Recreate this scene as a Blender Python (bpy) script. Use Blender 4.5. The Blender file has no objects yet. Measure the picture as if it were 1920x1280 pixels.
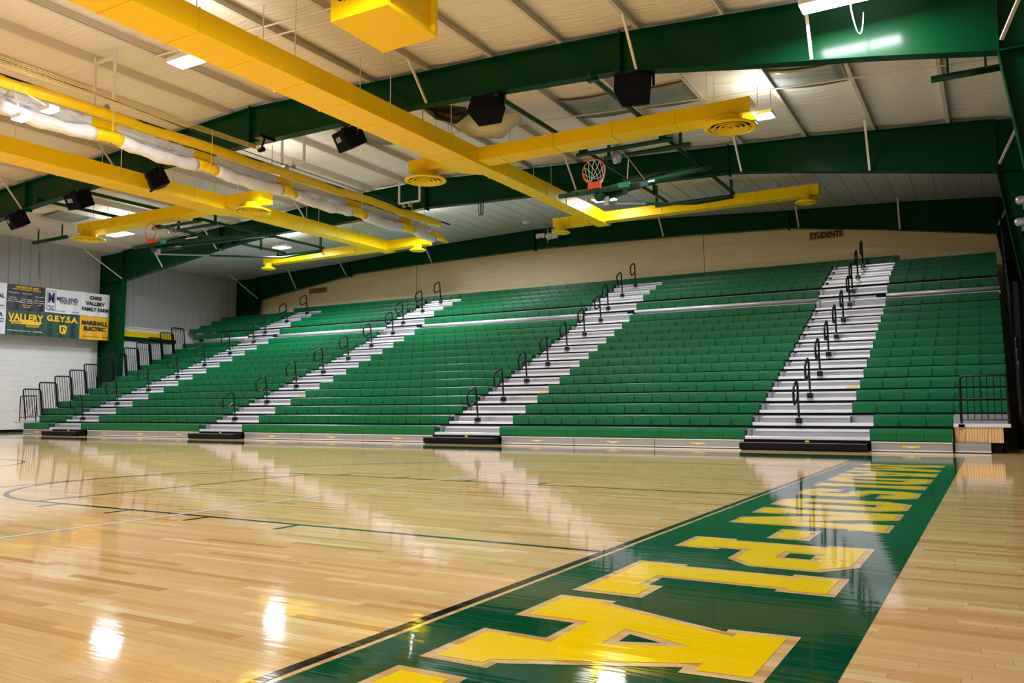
import bpy, math, random
from mathutils import Vector, Matrix, Euler
from mathutils.geometry import tessellate_polygon
random.seed(7)
S = bpy.context.scene
COL = S.collection

# ------------------------------------------------------------------ camera, world, exposure
CAM_POS = Vector((2.0124, -6.3386, 0.8356))
YAW, PITCH, ROLL = 0.5257, 0.0811, -0.0046
cam_d = bpy.data.cameras.new('camera')
cam = bpy.data.objects.new('camera', cam_d)
COL.objects.link(cam)
cy, sy, cp, sp = math.cos(YAW), math.sin(YAW), math.cos(PITCH), math.sin(PITCH)
fwd = Vector((-sy * cp, cy * cp, sp)); rt = Vector((cy, sy, 0)); up = rt.cross(fwd)
r2 = rt * math.cos(ROLL) + up * math.sin(ROLL)
u2 = -rt * math.sin(ROLL) + up * math.cos(ROLL)
cam.matrix_world = Matrix(((r2.x, u2.x, -fwd.x, CAM_POS.x), (r2.y, u2.y, -fwd.y, CAM_POS.y), (r2.z, u2.z, -fwd.z, CAM_POS.z), (0, 0, 0, 1)))
cam_d.sensor_width = 36.0
cam_d.lens = 1555.195 / 1920 * 36.0
cam_d.clip_end = 200
S.camera = cam
W = bpy.data.worlds.new('world'); S.world = W; W.use_nodes = True
W.node_tree.nodes['Background'].inputs[0].default_value = (1.0, 0.96, 0.9, 1)
W.node_tree.nodes['Background'].inputs[1].default_value = 0.02
S.view_settings.view_transform = 'Standard'
S.view_settings.look = 'None'
S.view_settings.gamma = 1.0
S.view_settings.use_curve_mapping = False
S.view_settings.exposure = 0.55
LIGHT_SCALE = 1.0

# ------------------------------------------------------------------ materials
MATS = {}
def mat(name, col, rough=0.5, metal=0.0, coat=0.0, emit=None, es=0.0, spec=0.5, bump=None, var=None):
    """principled material; bump=(scale xyz, strength, distance); var=(scale, amount) tints the colour by noise"""
    m = bpy.data.materials.new(name); m.use_nodes = True
    nt = m.node_tree; b = nt.nodes['Principled BSDF']
    b.inputs['Base Color'].default_value = (*col, 1)
    b.inputs['Roughness'].default_value = rough
    b.inputs['Metallic'].default_value = metal
    b.inputs['Coat Weight'].default_value = coat
    b.inputs['Specular IOR Level'].default_value = spec
    if emit:
        b.inputs['Emission Color'].default_value = (*emit, 1)
        b.inputs['Emission Strength'].default_value = es
    geo = None
    def pos(scale):
        g = nt.nodes.new('ShaderNodeNewGeometry'); v = nt.nodes.new('ShaderNodeVectorMath'); v.operation = 'MULTIPLY'
        nt.links.new(g.outputs['Position'], v.inputs[0]); v.inputs[1].default_value = scale
        return v.outputs[0]
    if bump:
        n = nt.nodes.new('ShaderNodeTexNoise'); n.inputs['Scale'].default_value = 1.0; n.inputs['Detail'].default_value = 4
        nt.links.new(pos(bump[0]), n.inputs['Vector'])
        bp = nt.nodes.new('ShaderNodeBump'); bp.inputs['Strength'].default_value = bump[1]; bp.inputs['Distance'].default_value = bump[2]
        nt.links.new(n.outputs['Fac'], bp.inputs['Height']); nt.links.new(bp.outputs[0], b.inputs['Normal'])
    if var:
        n = nt.nodes.new('ShaderNodeTexNoise'); n.inputs['Scale'].default_value = 1.0; n.inputs['Detail'].default_value = 5
        nt.links.new(pos(var[0]), n.inputs['Vector'])
        mx = nt.nodes.new('ShaderNodeMix'); mx.data_type = 'RGBA'
        mx.inputs[6].default_value = (*[c * (1 - var[1]) for c in col], 1); mx.inputs[7].default_value = (*[min(1, c * (1 + var[1])) for c in col], 1)
        nt.links.new(n.outputs['Fac'], mx.inputs[0]); nt.links.new(mx.outputs[2], b.inputs['Base Color'])
    MATS[name] = m
    return m

def srgb(r, g, b):
    f = lambda c: (c / 255 / 12.92) if c / 255 < 0.04045 else ((c / 255 + 0.055) / 1.055) ** 2.4
    return (f(r), f(g), f(b))

def wavy_normal(nt, b, strength):
    """slow waviness of the varnish, stretched along the boards, shared by everything on the floor"""
    g = nt.nodes.new('ShaderNodeNewGeometry')
    v = nt.nodes.new('ShaderNodeVectorMath'); v.operation = 'MULTIPLY'; v.inputs[1].default_value = (1.6, 13.0, 1)
    nt.links.new(g.outputs['Position'], v.inputs[0])
    n = nt.nodes.new('ShaderNodeTexNoise'); n.inputs['Scale'].default_value = 1; n.inputs['Detail'].default_value = 3
    nt.links.new(v.outputs[0], n.inputs['Vector'])
    bp = nt.nodes.new('ShaderNodeBump'); bp.inputs['Strength'].default_value = strength; bp.inputs['Distance'].default_value = 0.004
    nt.links.new(n.outputs['Fac'], bp.inputs['Height']); nt.links.new(bp.outputs[0], b.inputs['Normal'])

def wood_floor_mat():
    m = bpy.data.materials.new('maple_floor'); m.use_nodes = True; nt = m.node_tree; b = nt.nodes['Principled BSDF']
    N = nt.nodes.new; Lk = nt.links.new
    def M(op, a, bb=None, c=None):
        n = N('ShaderNodeMath'); n.operation = op
        for i, x in enumerate((a, bb, c)):
            if x is None: continue
            if isinstance(x, (int, float)): n.inputs[i].default_value = x
            else: Lk(x, n.inputs[i])
        return n.outputs[0]
    g = N('ShaderNodeNewGeometry'); s = N('ShaderNodeSeparateXYZ'); Lk(g.outputs['Position'], s.inputs[0])
    row = M('FLOOR', M('DIVIDE', s.outputs['Y'], 0.057))
    wr = N('ShaderNodeTexWhiteNoise'); wr.noise_dimensions = '1D'; Lk(row, wr.inputs['W'])
    xx = M('ADD', M('DIVIDE', s.outputs['X'], 0.72), M('MULTIPLY', wr.outputs['Value'], 37.0))
    cell = M('FLOOR', xx)
    cv = N('ShaderNodeCombineXYZ'); Lk(cell, cv.inputs[0]); Lk(row, cv.inputs[1])
    wn = N('ShaderNodeTexWhiteNoise'); wn.noise_dimensions = '2D'; Lk(cv.outputs[0], wn.inputs['Vector'])
    ramp = N('ShaderNodeValToRGB'); Lk(wn.outputs['Value'], ramp.inputs[0])
    e = ramp.color_ramp.elements
    e[0].position = 0.0; e[0].color = (*srgb(204, 154, 94), 1)
    e[1].position = 1.0; e[1].color = (*srgb(242, 212, 158), 1)
    for p, c in ((0.07, (212, 164, 102)), (0.2, (225, 182, 121)), (0.5, (228, 187, 127)), (0.85, (234, 197, 138))):
        x = e.new(p); x.color = (*srgb(*c), 1)
    # grain along the board
    gv = N('ShaderNodeCombineXYZ'); Lk(M('MULTIPLY', s.outputs['X'], 2.5), gv.inputs[0]); Lk(M('MULTIPLY', s.outputs['Y'], 70.0), gv.inputs[1]); Lk(cell, gv.inputs[2])
    gn = N('ShaderNodeTexNoise'); gn.inputs['Scale'].default_value = 1; gn.inputs['Detail'].default_value = 5; Lk(gv.outputs[0], gn.inputs['Vector'])
    mx = N('ShaderNodeMix'); mx.data_type = 'RGBA'; mx.blend_type = 'MULTIPLY'
    Lk(ramp.outputs[0], mx.inputs[6]); gr = N('ShaderNodeMapRange'); gr.inputs[1].default_value = 0.3; gr.inputs[2].default_value = 0.8; gr.inputs[3].default_value = 1.04; gr.inputs[4].default_value = 0.8
    Lk(gn.outputs['Fac'], gr.inputs[0]); Lk(gr.outputs[0], mx.inputs[7]); mx.inputs[0].default_value = 1.0
    # seams
    fy = M('FRACT', M('DIVIDE', s.outputs['Y'], 0.057)); fx = M('FRACT', xx)
    sy_ = M('LESS_THAN', fy, 0.03); sx_ = M('LESS_THAN', fx, 0.0025)
    seam = M('MAXIMUM', M('MULTIPLY', sy_, 0.35), M('MULTIPLY', sx_, 0.7))
    m2 = N('ShaderNodeMix'); m2.data_type = 'RGBA'; Lk(seam, m2.inputs[0]); Lk(mx.outputs[2], m2.inputs[6]); m2.inputs[7].default_value = (*srgb(120, 80, 45), 1)
    Lk(m2.outputs[2], b.inputs['Base Color'])
    b.inputs['Roughness'].default_value = 0.05
    b.inputs['Specular IOR Level'].default_value = 0.5
    wavy_normal(nt, b, 0.2)
    MATS['maple'] = m
    return m

def paint_floor_mat(name, col):
    m = mat(name, col, 0.05); nt = m.node_tree; wavy_normal(nt, nt.nodes['Principled BSDF'], 0.2); return m

def block_mat(name, col, along_y=False, bw=0.406, bh=0.203, strength=0.5):
    m = mat(name, col, 0.55); nt = m.node_tree; b = nt.nodes['Principled BSDF']
    g = nt.nodes.new('ShaderNodeNewGeometry'); s = nt.nodes.new('ShaderNodeSeparateXYZ'); nt.links.new(g.outputs['Position'], s.inputs[0])
    c = nt.nodes.new('ShaderNodeCombineXYZ'); nt.links.new(s.outputs['Y' if along_y else 'X'], c.inputs[0]); nt.links.new(s.outputs['Z'], c.inputs[1])
    br = nt.nodes.new('ShaderNodeTexBrick'); nt.links.new(c.outputs[0], br.inputs['Vector'])
    br.inputs['Scale'].default_value = 1.0; br.inputs['Brick Width'].default_value = bw; br.inputs['Row Height'].default_value = bh
    br.inputs['Mortar Size'].default_value = 0.006; br.inputs['Mortar Smooth'].default_value = 0.3
    br.inputs['Color1'].default_value = (*col, 1); br.inputs['Color2'].default_value = (*[x * 0.96 for x in col], 1); br.inputs['Mortar'].default_value = (*[x * 0.82 for x in col], 1)
    nt.links.new(br.outputs['Color'], b.inputs['Base Color'])
    bp = nt.nodes.new('ShaderNodeBump'); bp.invert = True; bp.inputs['Strength'].default_value = strength; bp.inputs['Distance'].default_value = 0.004
    nt.links.new(br.outputs['Fac'], bp.inputs['Height']); nt.links.new(bp.outputs[0], b.inputs['Normal'])
    return m

def plywood_mat():
    m = mat('plywood', srgb(214, 170, 110), 0.55); nt = m.node_tree; b = nt.nodes['Principled BSDF']
    g = nt.nodes.new('ShaderNodeNewGeometry'); v = nt.nodes.new('ShaderNodeVectorMath'); v.operation = 'MULTIPLY'; v.inputs[1].default_value = (5, 5, 0.9)
    nt.links.new(g.outputs['Position'], v.inputs[0])
    w = nt.nodes.new('ShaderNodeTexWave'); w.bands_direction = 'X'; w.inputs['Scale'].default_value = 1.4; w.inputs['Distortion'].default_value = 9; w.inputs['Detail'].default_value = 2
    nt.links.new(v.outputs[0], w.inputs['Vector'])
    r = nt.nodes.new('ShaderNodeValToRGB'); r.color_ramp.elements[0].color = (*srgb(188, 136, 74), 1); r.color_ramp.elements[1].color = (*srgb(232, 196, 140), 1); r.color_ramp.elements[1].position = 0.45
    nt.links.new(w.outputs['Fac'], r.inputs[0]); nt.links.new(r.outputs[0], b.inputs['Base Color'])
    return m

wood_floor_mat(); plywood_mat()
paint_floor_mat('floor_green', srgb(0, 76, 46)); paint_floor_mat('floor_yellow', srgb(255, 216, 0)); paint_floor_mat('floor_black', (0.012, 0.012, 0.014)); paint_floor_mat('floor_white', (0.75, 0.78, 0.8))
mat('seat_green', srgb(0, 104, 58), 0.4, spec=0.3)
mat('seat_shaded', srgb(0, 78, 42), 0.6, spec=0.2)  # seat green darkened for the shade behind the seat fronts
mat('alu', (0.66, 0.68, 0.76), 0.35, 0.5, var=((1.5, 3, 3), 0.12))
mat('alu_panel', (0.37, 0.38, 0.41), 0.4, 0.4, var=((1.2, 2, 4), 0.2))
mat('alu_bright', (0.86, 0.88, 0.96), 0.3, 0.3)
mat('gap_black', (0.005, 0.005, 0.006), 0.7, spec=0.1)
mat('black_step', (0.006, 0.006, 0.007), 0.45, spec=0.12)
mat('rail_black', (0.005, 0.005, 0.007), 0.3, spec=0.25)
mat('beam_green', srgb(0, 58, 27), 0.4, spec=0.05, coat=0.15, bump=((1.2, 1.2, 8), 0.05, 0.01)); MATS['beam_green'].node_tree.nodes['Principled BSDF'].inputs['Coat Roughness'].default_value = 0.16
mat('pipe_green', srgb(0, 62, 34), 0.35, spec=0.3)
mat('pad_green', srgb(0, 62, 44), 0.5, spec=0.3); mat('pad_highlight', srgb(30, 150, 125), 0.4)
mat('duct_yellow', srgb(255, 215, 0), 0.4, spec=0.25)
mat('yellow_vinyl', srgb(255, 212, 0), 0.32, bump=((6, 2.2, 6), 0.35, 0.03))
mat('white_vinyl', (0.78, 0.78, 0.82), 0.45, bump=((9, 3.5, 9), 0.8, 0.07))
mat('white_steel', (0.78, 0.74, 0.68), 0.5)
mat('purlin_paint', (0.70, 0.64, 0.56), 0.5)
mat('insulation', (0.82, 0.76, 0.67), 0.6, bump=((1.0, 13.0, 4), 0.7, 0.05), var=((0.8, 0.5, 0.5), 0.05))
mat('liner', (0.62, 0.62, 0.58), 0.38)
mat('skylight_film', (0.30, 0.31, 0.29), 0.22, bump=((2, 8, 4), 0.6, 0.03))
mat('siding', (0.42, 0.42, 0.42), 0.5)
block_mat('cream_block', srgb(250, 232, 188)); block_mat('white_block', (0.80, 0.82, 0.84), True, strength=0.3)
mat('dark_wall', (0.012, 0.014, 0.013), 0.8)
mat('shell', (0.60, 0.57, 0.52), 0.7)
mat('speaker_black', (0.004, 0.005, 0.009), 0.5, spec=0.05)
mat('grille', (0.008, 0.009, 0.013), 0.8, spec=0.05, bump=((60, 60, 60), 0.3, 0.003))
mat('rope', srgb(222, 205, 120), 0.7)
mat('cable', (0.03, 0.028, 0.025), 0.6)
mat('orange', srgb(226, 78, 30), 0.4)
mat('net', (0.85, 0.85, 0.85), 0.7)
mat('glass', (0.75, 0.85, 0.88), 0.1)
mat('galv', (0.35, 0.36, 0.42), 0.4, 0.6)
mat('label_yellow', srgb(235, 210, 30), 0.5)
mat('white_paint', (0.85, 0.85, 0.85), 0.5)
mat('ink_black', (0.012, 0.012, 0.014), 0.6)
mat('ink_navy', srgb(40, 30, 110), 0.6)
mat('ink_gold', srgb(245, 196, 30), 0.6)
mat('ink_white', (0.8, 0.8, 0.82), 0.6)
for n_, c_ in (('white', (0.74, 0.75, 0.80)), ('black', (0.007, 0.007, 0.01)), ('green', srgb(14, 66, 52)), ('gold', srgb(236, 178, 14))):
    mat('banner_' + n_, c_, 0.4, bump=((3, 3, 1.0), 0.4, 0.04))
mat('sign_back', srgb(196, 172, 120), 0.7)
mat('lamp_face', (1, 1, 1), 0.5, emit=(0.93, 0.95, 1.0), es=30)
mat('dark_film', (0.02, 0.014, 0.01), 0.25, bump=((6, 6, 6), 0.6, 0.05))
mat('torn_film', (0.86, 0.84, 0.58), 0.25, bump=((3, 3, 3), 0.6, 0.06))

# ------------------------------------------------------------------ mesh building
ORG = {}
class MB:
    def __init__(s): s.v = []; s.f = []; s.m = []
    def add(s, vs, fs, mi=0):
        o = len(s.v); s.v += [tuple(v) for v in vs]; s.f += [tuple(o + i for i in f) for f in fs]; s.m += [mi] * len(fs); return s
    def box(s, x0, x1, y0, y1, z0, z1, mi=0):
        vs = [(x, y, z) for z in (z0, z1) for y in (y0, y1) for x in (x0, x1)]
        return s.add(vs, [(0, 2, 3, 1), (4, 5, 7, 6), (0, 1, 5, 4), (2, 6, 7, 3), (0, 4, 6, 2), (1, 3, 7, 5)], mi)
    def obox(s, c, ax, ay, az, mi=0):
        c = Vector(c); vs = [c + ax * i + ay * j + az * k for k in (-1, 1) for j in (-1, 1) for i in (-1, 1)]
        return s.add(vs, [(0, 2, 3, 1), (4, 5, 7, 6), (0, 1, 5, 4), (2, 6, 7, 3), (0, 4, 6, 2), (1, 3, 7, 5)], mi)
    def bar(s, a, b, w, t, upv=(0, 0, 1), mi=0):
        a = Vector(a); b = Vector(b); d = (b - a); L = d.length; d.normalize(); x = d.cross(Vector(upv))
        if x.length < 1e-4: x = d.cross(Vector((1, 0, 0)))
        x.normalize(); z = x.cross(d)
        return s.obox((a + b) / 2, x * w / 2, d * L / 2, z * t / 2, mi)
    def prism(s, poly, axis, a0, a1, mi=0):
        """poly: 2-D outline (u,v); axis 'x': (y,z) outline, 'y': (x,z), 'z': (x,y)"""
        def P(u, v, a): return {'x': (a, u, v), 'y': (u, a, v), 'z': (u, v, a)}[axis]
        n = len(poly); vs = [P(u, v, a0) for u, v in poly] + [P(u, v, a1) for u, v in poly]
        tr = tessellate_polygon([[Vector((u, v, 0)) for u, v in poly]])
        fs = [tuple(t) for t in tr] + [tuple(i + n for i in reversed(t)) for t in tr]
        fs += [(i, (i + 1) % n, (i + 1) % n + n, i + n) for i in range(n)]
        return s.add(vs, fs, mi)
    def tube(s, pts, r, seg=8, mi=0, caps=True):
        pts = [Vector(p) for p in pts]; n = len(pts); rs = r if isinstance(r, (list, tuple)) else [r] * n
        T = []
        for i in range(n):
            d = (pts[min(i + 1, n - 1)] - pts[i]).normalized() + (pts[i] - pts[max(i - 1, 0)]).normalized()
            T.append(d.normalized() if d.length > 1e-6 else Vector((0, 0, 1)))
        x = T[0].cross(Vector((0, 0, 1)))
        if x.length < 1e-3: x = T[0].cross(Vector((1, 0, 0)))
        x.normalize(); vs = []
        for i in range(n):
            x = (x - T[i] * x.dot(T[i])).normalized(); y = T[i].cross(x)
            for k in range(seg):
                a = 2 * math.pi * k / seg; vs.append(pts[i] + (x * math.cos(a) + y * math.sin(a)) * rs[i])
        fs = [(i * seg + k, i * seg + (k + 1) % seg, (i + 1) * seg + (k + 1) % seg, (i + 1) * seg + k) for i in range(n - 1) for k in range(seg)]
        if caps: fs += [tuple(range(seg))[::-1], tuple((n - 1) * seg + k for k in range(seg))]
        return s.add(vs, fs, mi)
    def lathe(s, prof, c, seg=32, mi=0):
        """profile of (r, z) turned about a vertical axis at c"""
        n = len(prof); vs = [(c[0] + r * math.cos(2 * math.pi * k / seg), c[1] + r * math.sin(2 * math.pi * k / seg), c[2] + z) for r, z in prof for k in range(seg)]
        fs = [(i * seg + k, i * seg + (k + 1) % seg, (i + 1) * seg + (k + 1) % seg, (i + 1) * seg + k) for i in range(n - 1) for k in range(seg)]
        return s.add(vs, fs, mi)
    def build(s, name, mats, parent=None, smooth=False, loc=None, bevel=0):
        me = bpy.data.meshes.new(name)
        if parent is not None: o_ = ORG[parent.name]
        elif loc is not None: o_ = Vector(loc)
        else:
            xs, ys, zs = zip(*s.v); o_ = Vector(((min(xs) + max(xs)) / 2, (min(ys) + max(ys)) / 2, min(zs)))
        me.from_pydata([(x - o_.x, y - o_.y, z - o_.z) for x, y, z in s.v], [], s.f)
        ob = bpy.data.objects.new(name, me); COL.objects.link(ob)
        for m in ([mats] if isinstance(mats, str) else mats): me.materials.append(MATS[m])
        for p, mi in zip(me.polygons, s.m): p.material_index = mi; p.use_smooth = smooth
        me.update()
        if parent is not None: ob.parent = parent
        else: ob.location = o_
        ORG[ob.name] = o_
        if bevel:
            b = ob.modifiers.new('bevel', 'BEVEL'); b.width = bevel; b.segments = 2; b.limit_method = 'ANGLE'
        return ob

def tag(o, label, cat, group=None):
    o['label'] = label; o['category'] = cat
    if group: o['group'] = group
    return o
def struct(o): o['kind'] = 'structure'; return o
def thing(name, loc, label, cat, group=None):
    o = bpy.data.objects.new(name, None); COL.objects.link(o); o.location = loc; o.empty_display_size = 0.1
    ORG[o.name] = Vector(loc); return tag(o, label, cat, group)
def copy_tree(o, loc, parent=None):
    c = o.copy(); COL.objects.link(c)
    if parent is None: c.location = loc
    else: c.parent = parent; c.matrix_parent_inverse = o.matrix_parent_inverse.copy()
    ORG[c.name] = Vector(loc)
    for ch in list(o.children): copy_tree(ch, loc, c)
    return c

def text_mesh(name, body, w, h, origin, right, upv, m, parent, bold=0.0, thick=0.002, align='C'):
    """lettering as a thin mesh fitted to w x h (metres), centred at origin"""
    cu = bpy.data.curves.new('txt', 'FONT'); cu.body = body; cu.align_x = 'CENTER'; cu.offset = bold; cu.resolution_u = 3; cu.space_line = 0.85
    to = bpy.data.objects.new('txt', cu); COL.objects.link(to)
    bpy.context.view_layer.update()
    me = bpy.data.meshes.new_from_object(to); bpy.data.objects.remove(to); bpy.data.curves.remove(cu)
    xs = [v.co.x for v in me.vertices]; ys = [v.co.y for v in me.vertices]
    x0, x1, y0, y1 = min(xs), max(xs), min(ys), max(ys)
    R = Vector(right).normalized(); U = Vector(upv).normalized(); O = Vector(origin)
    b = MB(); vs = []
    nrm = R.cross(U)
    for v in me.vertices:
        vs.append(O + R * (((v.co.x - x0) / (x1 - x0) - 0.5) * w) + U * (((v.co.y - y0) / (y1 - y0) - 0.5) * h) + nrm * thick)
    b.add(vs, [tuple(p.vertices) for p in me.polygons])
    bpy.data.meshes.remove(me)
    return b.build(name, m, parent)

def interp(prof, x):
    prof = sorted(prof)
    if x <= prof[0][0]: (a, za), (b, zb) = prof[0], prof[1]
    elif x >= prof[-1][0]: (a, za), (b, zb) = prof[-2], prof[-1]
    else:
        for i in range(len(prof) - 1):
            if prof[i][0] <= x <= prof[i + 1][0]: (a, za), (b, zb) = prof[i], prof[i + 1]; break
    return za + (zb - za) * (x - a) / (b - a)

# ------------------------------------------------------------------ building dimensions
XL, XR, YF, YBK = -31.8, 3.8, -9.6, 23.96
YA, YB, YC = 8.33, 15.95, 23.57
TOP = {YA: [(3.7, 7.56), (2.5, 7.62), (-.63, 7.86), (-4.13, 8.136), (-6.4, 8.257), (-9.08, 8.36), (-12.8, 8.51), (-14.2, 8.57), (-17.1, 8.43), (-22.8, 8.12), (-25.86, 7.99), (-31.8, 7.65)],
       YB: [(3.7, 7.50), (2.58, 7.566), (-1.9, 7.885), (-5.15, 8.042), (-10.2, 8.286), (-14.2, 8.49), (-16.75, 8.43), (-24, 8.05), (-31.8, 7.64)],
       YC: [(3.7, 7.33), (2.48, 7.40), (-.54, 7.61), (-3.97, 7.76), (-7.87, 8.0), (-12.8, 8.22), (-14.2, 8.24), (-19.16, 8.10), (-24.77, 7.79), (-31.8, 7.55)]}
BOT = {YA: [(2.3, 6.333), (.556, 6.632), (-1.46, 6.93), (-4.06, 7.36), (-6.73, 7.50), (-9.0, 7.60), (-14.2, 7.62), (-17.07, 7.572), (-20.45, 7.454), (-23.98, 7.217), (-25.8, 7.04), (-30.26, 6.43)],
       YB: [(2.3, 6.326), (-.36, 6.727), (-2.69, 7.076), (-3.9, 7.226), (-9.88, 7.41), (-14.2, 7.56), (-16.6, 7.50), (-21.3, 7.452), (-24.0, 7.22), (-27.37, 6.77), (-30.26, 6.406)],
       YC: [(2.3, 6.255), (-1.22, 6.79), (-3.94, 7.139), (-7.88, 7.305), (-14.2, 7.43), (-20.37, 7.33), (-23.77, 7.235), (-27.53, 6.787), (-30.3, 6.42)]}
def rtop(x, y):
    if y <= YA: return interp(TOP[YA], x)
    t = (y - YA) / (YB - YA)
    return interp(TOP[YA], x) * (1 - t) + interp(TOP[YB], x) * t

# ------------------------------------------------------------------ floor and court paint
fl = struct(MB().box(XL, XR, YF, YBK, -0.12, 0).build('floor', 'maple', loc=(0, 0, 0)))
def flat(name, poly, z, m, parent=fl, holes=()):
    """a thin layer of floor paint (polygon with holes)"""
    loops = [list(poly)] + [list(h) for h in holes]
    tr = tessellate_polygon([[Vector((x, y, 0)) for x, y in lp] for lp in loops])
    pts = [p for lp in loops for p in lp]
    b = MB(); vs = [(x, y, z) for x, y in pts]; fs = []
    for t in tr:
        a, bb, c = [Vector(vs[i]) for i in t]
        fs.append(tuple(t) if (bb - a).cross(c - a).z > 0 else tuple(reversed(t)))
    b.add(vs, fs); return b.build(name, m, parent)
def rect(x0, x1, y0, y1): return [(x0, y0), (x1, y0), (x1, y1), (x0, y1)]
def arcpts(cx, cy_, r, a0, a1, n=64): return [(cx + r * math.cos(a0 + (a1 - a0) * i / n), cy_ + r * math.sin(a0 + (a1 - a0) * i / n)) for i in range(n + 1)]
def arc(name, cx, cy_, r, a0, a1, w, z, m):
    o = arcpts(cx, cy_, r, a0, a1); i = arcpts(cx, cy_, r - w, a0, a1)
    b = MB(); n = len(o); b.add([(x, y, z) for x, y in o + i], [(k, k + 1, n + k + 1, n + k) if a1 < a0 else (k + 1, k, n + k, n + k + 1) for k in range(n - 1)])
    ob = b.build(name, m, fl)
    for p in ob.data.polygons:
        if p.normal.z < 0: p.flip()
    return ob
SIDE = 8.05
flat('court_border', [(0.056, -SIDE - 1.1), (1.56, -SIDE - 1.1), (1.56, SIDE + 1.25), (-27.2, SIDE + 1.25), (-27.2, SIDE), (0.056, SIDE)], 0.0012, 'floor_green')
flat('baseline', rect(-0.022, 0.026, -SIDE, SIDE), 0.0014, 'floor_black')
flat('sideline', rect(-25.62, 0.026, SIDE - 0.06, SIDE), 0.0012, 'floor_black')
flat('court_border', rect(-27.2, -25.7, -SIDE, SIDE), 0.0012, 'floor_green')
flat('baseline', rect(-25.62, -25.57, -SIDE, SIDE), 0.0014, 'floor_black')
ft = 0.3048
for sgn, bx in ((-1, 0.0), (1, -25.6)):
    for ys in (-1, 1):
        a, bq = sorted((bx + sgn * 0.03, bx + sgn * 19 * ft)); y0, y1 = sorted((ys * 1.829, ys * 1.779))
        flat('lane_line', rect(a, bq, y0, y1), 0.001, 'floor_black')
        for h in (7.92, 11.08, 14.25, 17.42):
            xm = bx + sgn * h * ft; y0, y1 = sorted((ys * 1.829, ys * 2.06))
            flat('lane_mark', rect(xm - 0.025, xm + 0.025, y0, y1), 0.001, 'floor_black')
    xf = bx + sgn * 19 * ft
    flat('free_throw_line', rect(min(xf, xf - sgn * 0.05), max(xf, xf - sgn * 0.05), -1.829, 1.829), 0.0011, 'floor_black')
    a0 = math.pi / 2 if sgn < 0 else -math.pi / 2
    arc('free_throw_circle', xf, 0, 1.829, a0, a0 + math.pi, 0.05, 0.0009, 'floor_black')
    xb = bx + sgn * 1.6
    for ys in (-1, 1):
        y0, y1 = sorted((ys * 6.05, ys * 6.0)); flat('three_point_line', rect(min(bx, xb), max(bx, xb), y0, y1), 0.001, 'floor_black')
    arc('three_point_line', xb, 0, 6.05, a0, a0 + math.pi, 0.05, 0.0008, 'floor_black')
arc('center_circle', -12.8, 0, 1.829, 0, 2 * math.pi, 0.05, 0.001, 'floor_black')
flat('division_line', rect(-12.825, -12.775, -SIDE, SIDE), 0.0011, 'floor_black')
for x in (-3.72, -21.9): flat('volleyball_line', rect(x - 0.025, x + 0.025, -4.53, 4.55), 0.0016, 'floor_white')
for y in (-4.5, 4.53): flat('volleyball_line', rect(-21.9, -3.7, y - 0.025, y + 0.025), 0.0015, 'floor_white')

# letters of MADISON-PLAINS read with their tops to +X and their line running to -Y
LET = {
 'M': (1.35, [(0,0),(.42,0),(.42,.26),(.37,.26),(.37,.60),(.6,.1),(.75,.1),(.98,.60),(.98,.26),(.93,.26),(.93,0),(1.35,0),(1.35,.26),(1.3,.26),(1.3,.82),(1.35,.82),(1.35,1.08),(.95,1.08),(.675,.55),(.40,1.08),(0,1.08),(0,.82),(.05,.82),(.05,.26),(0,.26)], []),
 'A': (1.07, [(0,0),(.42,0),(.42,.27),(.66,.27),(.65,0),(1.07,0),(1.07,.27),(1.01,.27),(.75,.82),(.81,.82),(.79,1.08),(.20,1.08),(.22,.82),(.26,.82),(.05,.27),(0,.27)], [[(.465,.52),(.575,.52),(.52,.66)]]),
 'D': (.86, [(0,0),(.68,0),(.86,.2),(.86,.88),(.68,1.08),(0,1.08),(0,.82),(.05,.82),(.05,.27),(0,.27)], [[(.37,.27),(.47,.27),(.52,.33),(.52,.75),(.47,.81),(.37,.81)]]),
 'I': (.46, [(0,0),(.46,0),(.46,.27),(.41,.27),(.41,.82),(.46,.82),(.46,1.08),(0,1.08),(0,.82),(.05,.82),(.05,.27),(0,.27)], []),
 'S': (.80, [(0,.36),(0,.14),(.14,0),(.66,0),(.8,.16),(.8,.46),(.66,.62),(.36,.66),(.36,.82),(.44,.82),(.44,.74),(.8,.74),(.8,.94),(.66,1.08),(.14,1.08),(0,.92),(0,.62),(.14,.46),(.44,.42),(.44,.26),(.36,.26),(.36,.36)], []),
 'O': (.80, [(0,.2),(.16,0),(.64,0),(.8,.2),(.8,.88),(.64,1.08),(.16,1.08),(0,.88)], [[(.33,.26),(.47,.26),(.47,.82),(.33,.82)]]),
 'N': (1.12, [(0,0),(.42,0),(.42,.26),(.36,.26),(.36,.60),(.72,0),(1.07,0),(1.07,.82),(1.12,.82),(1.12,1.08),(.70,1.08),(.70,.82),(.76,.82),(.76,.50),(.42,1.08),(0,1.08),(0,.82),(.05,.82),(.05,.26),(0,.26)], []),
 '-': (.46, [(0,.42),(.46,.42),(.46,.68),(0,.68)], []),
 'P': (.88, [(0,0),(.44,0),(.44,.27),(.39,.27),(.39,.40),(.70,.40),(.88,.56),(.88,.92),(.66,1.08),(0,1.08),(0,.82),(.05,.82),(.05,.27),(0,.27)], [[(.37,.67),(.53,.67),(.53,.81),(.37,.81)]]),
 'L': (.86, [(0,0),(.86,0),(.86,.34),(.58,.34),(.58,.27),(.39,.27),(.39,.82),(.44,.82),(.44,1.08),(0,1.08),(0,.82),(.05,.82),(.05,.27),(0,.27)], []),
}
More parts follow.
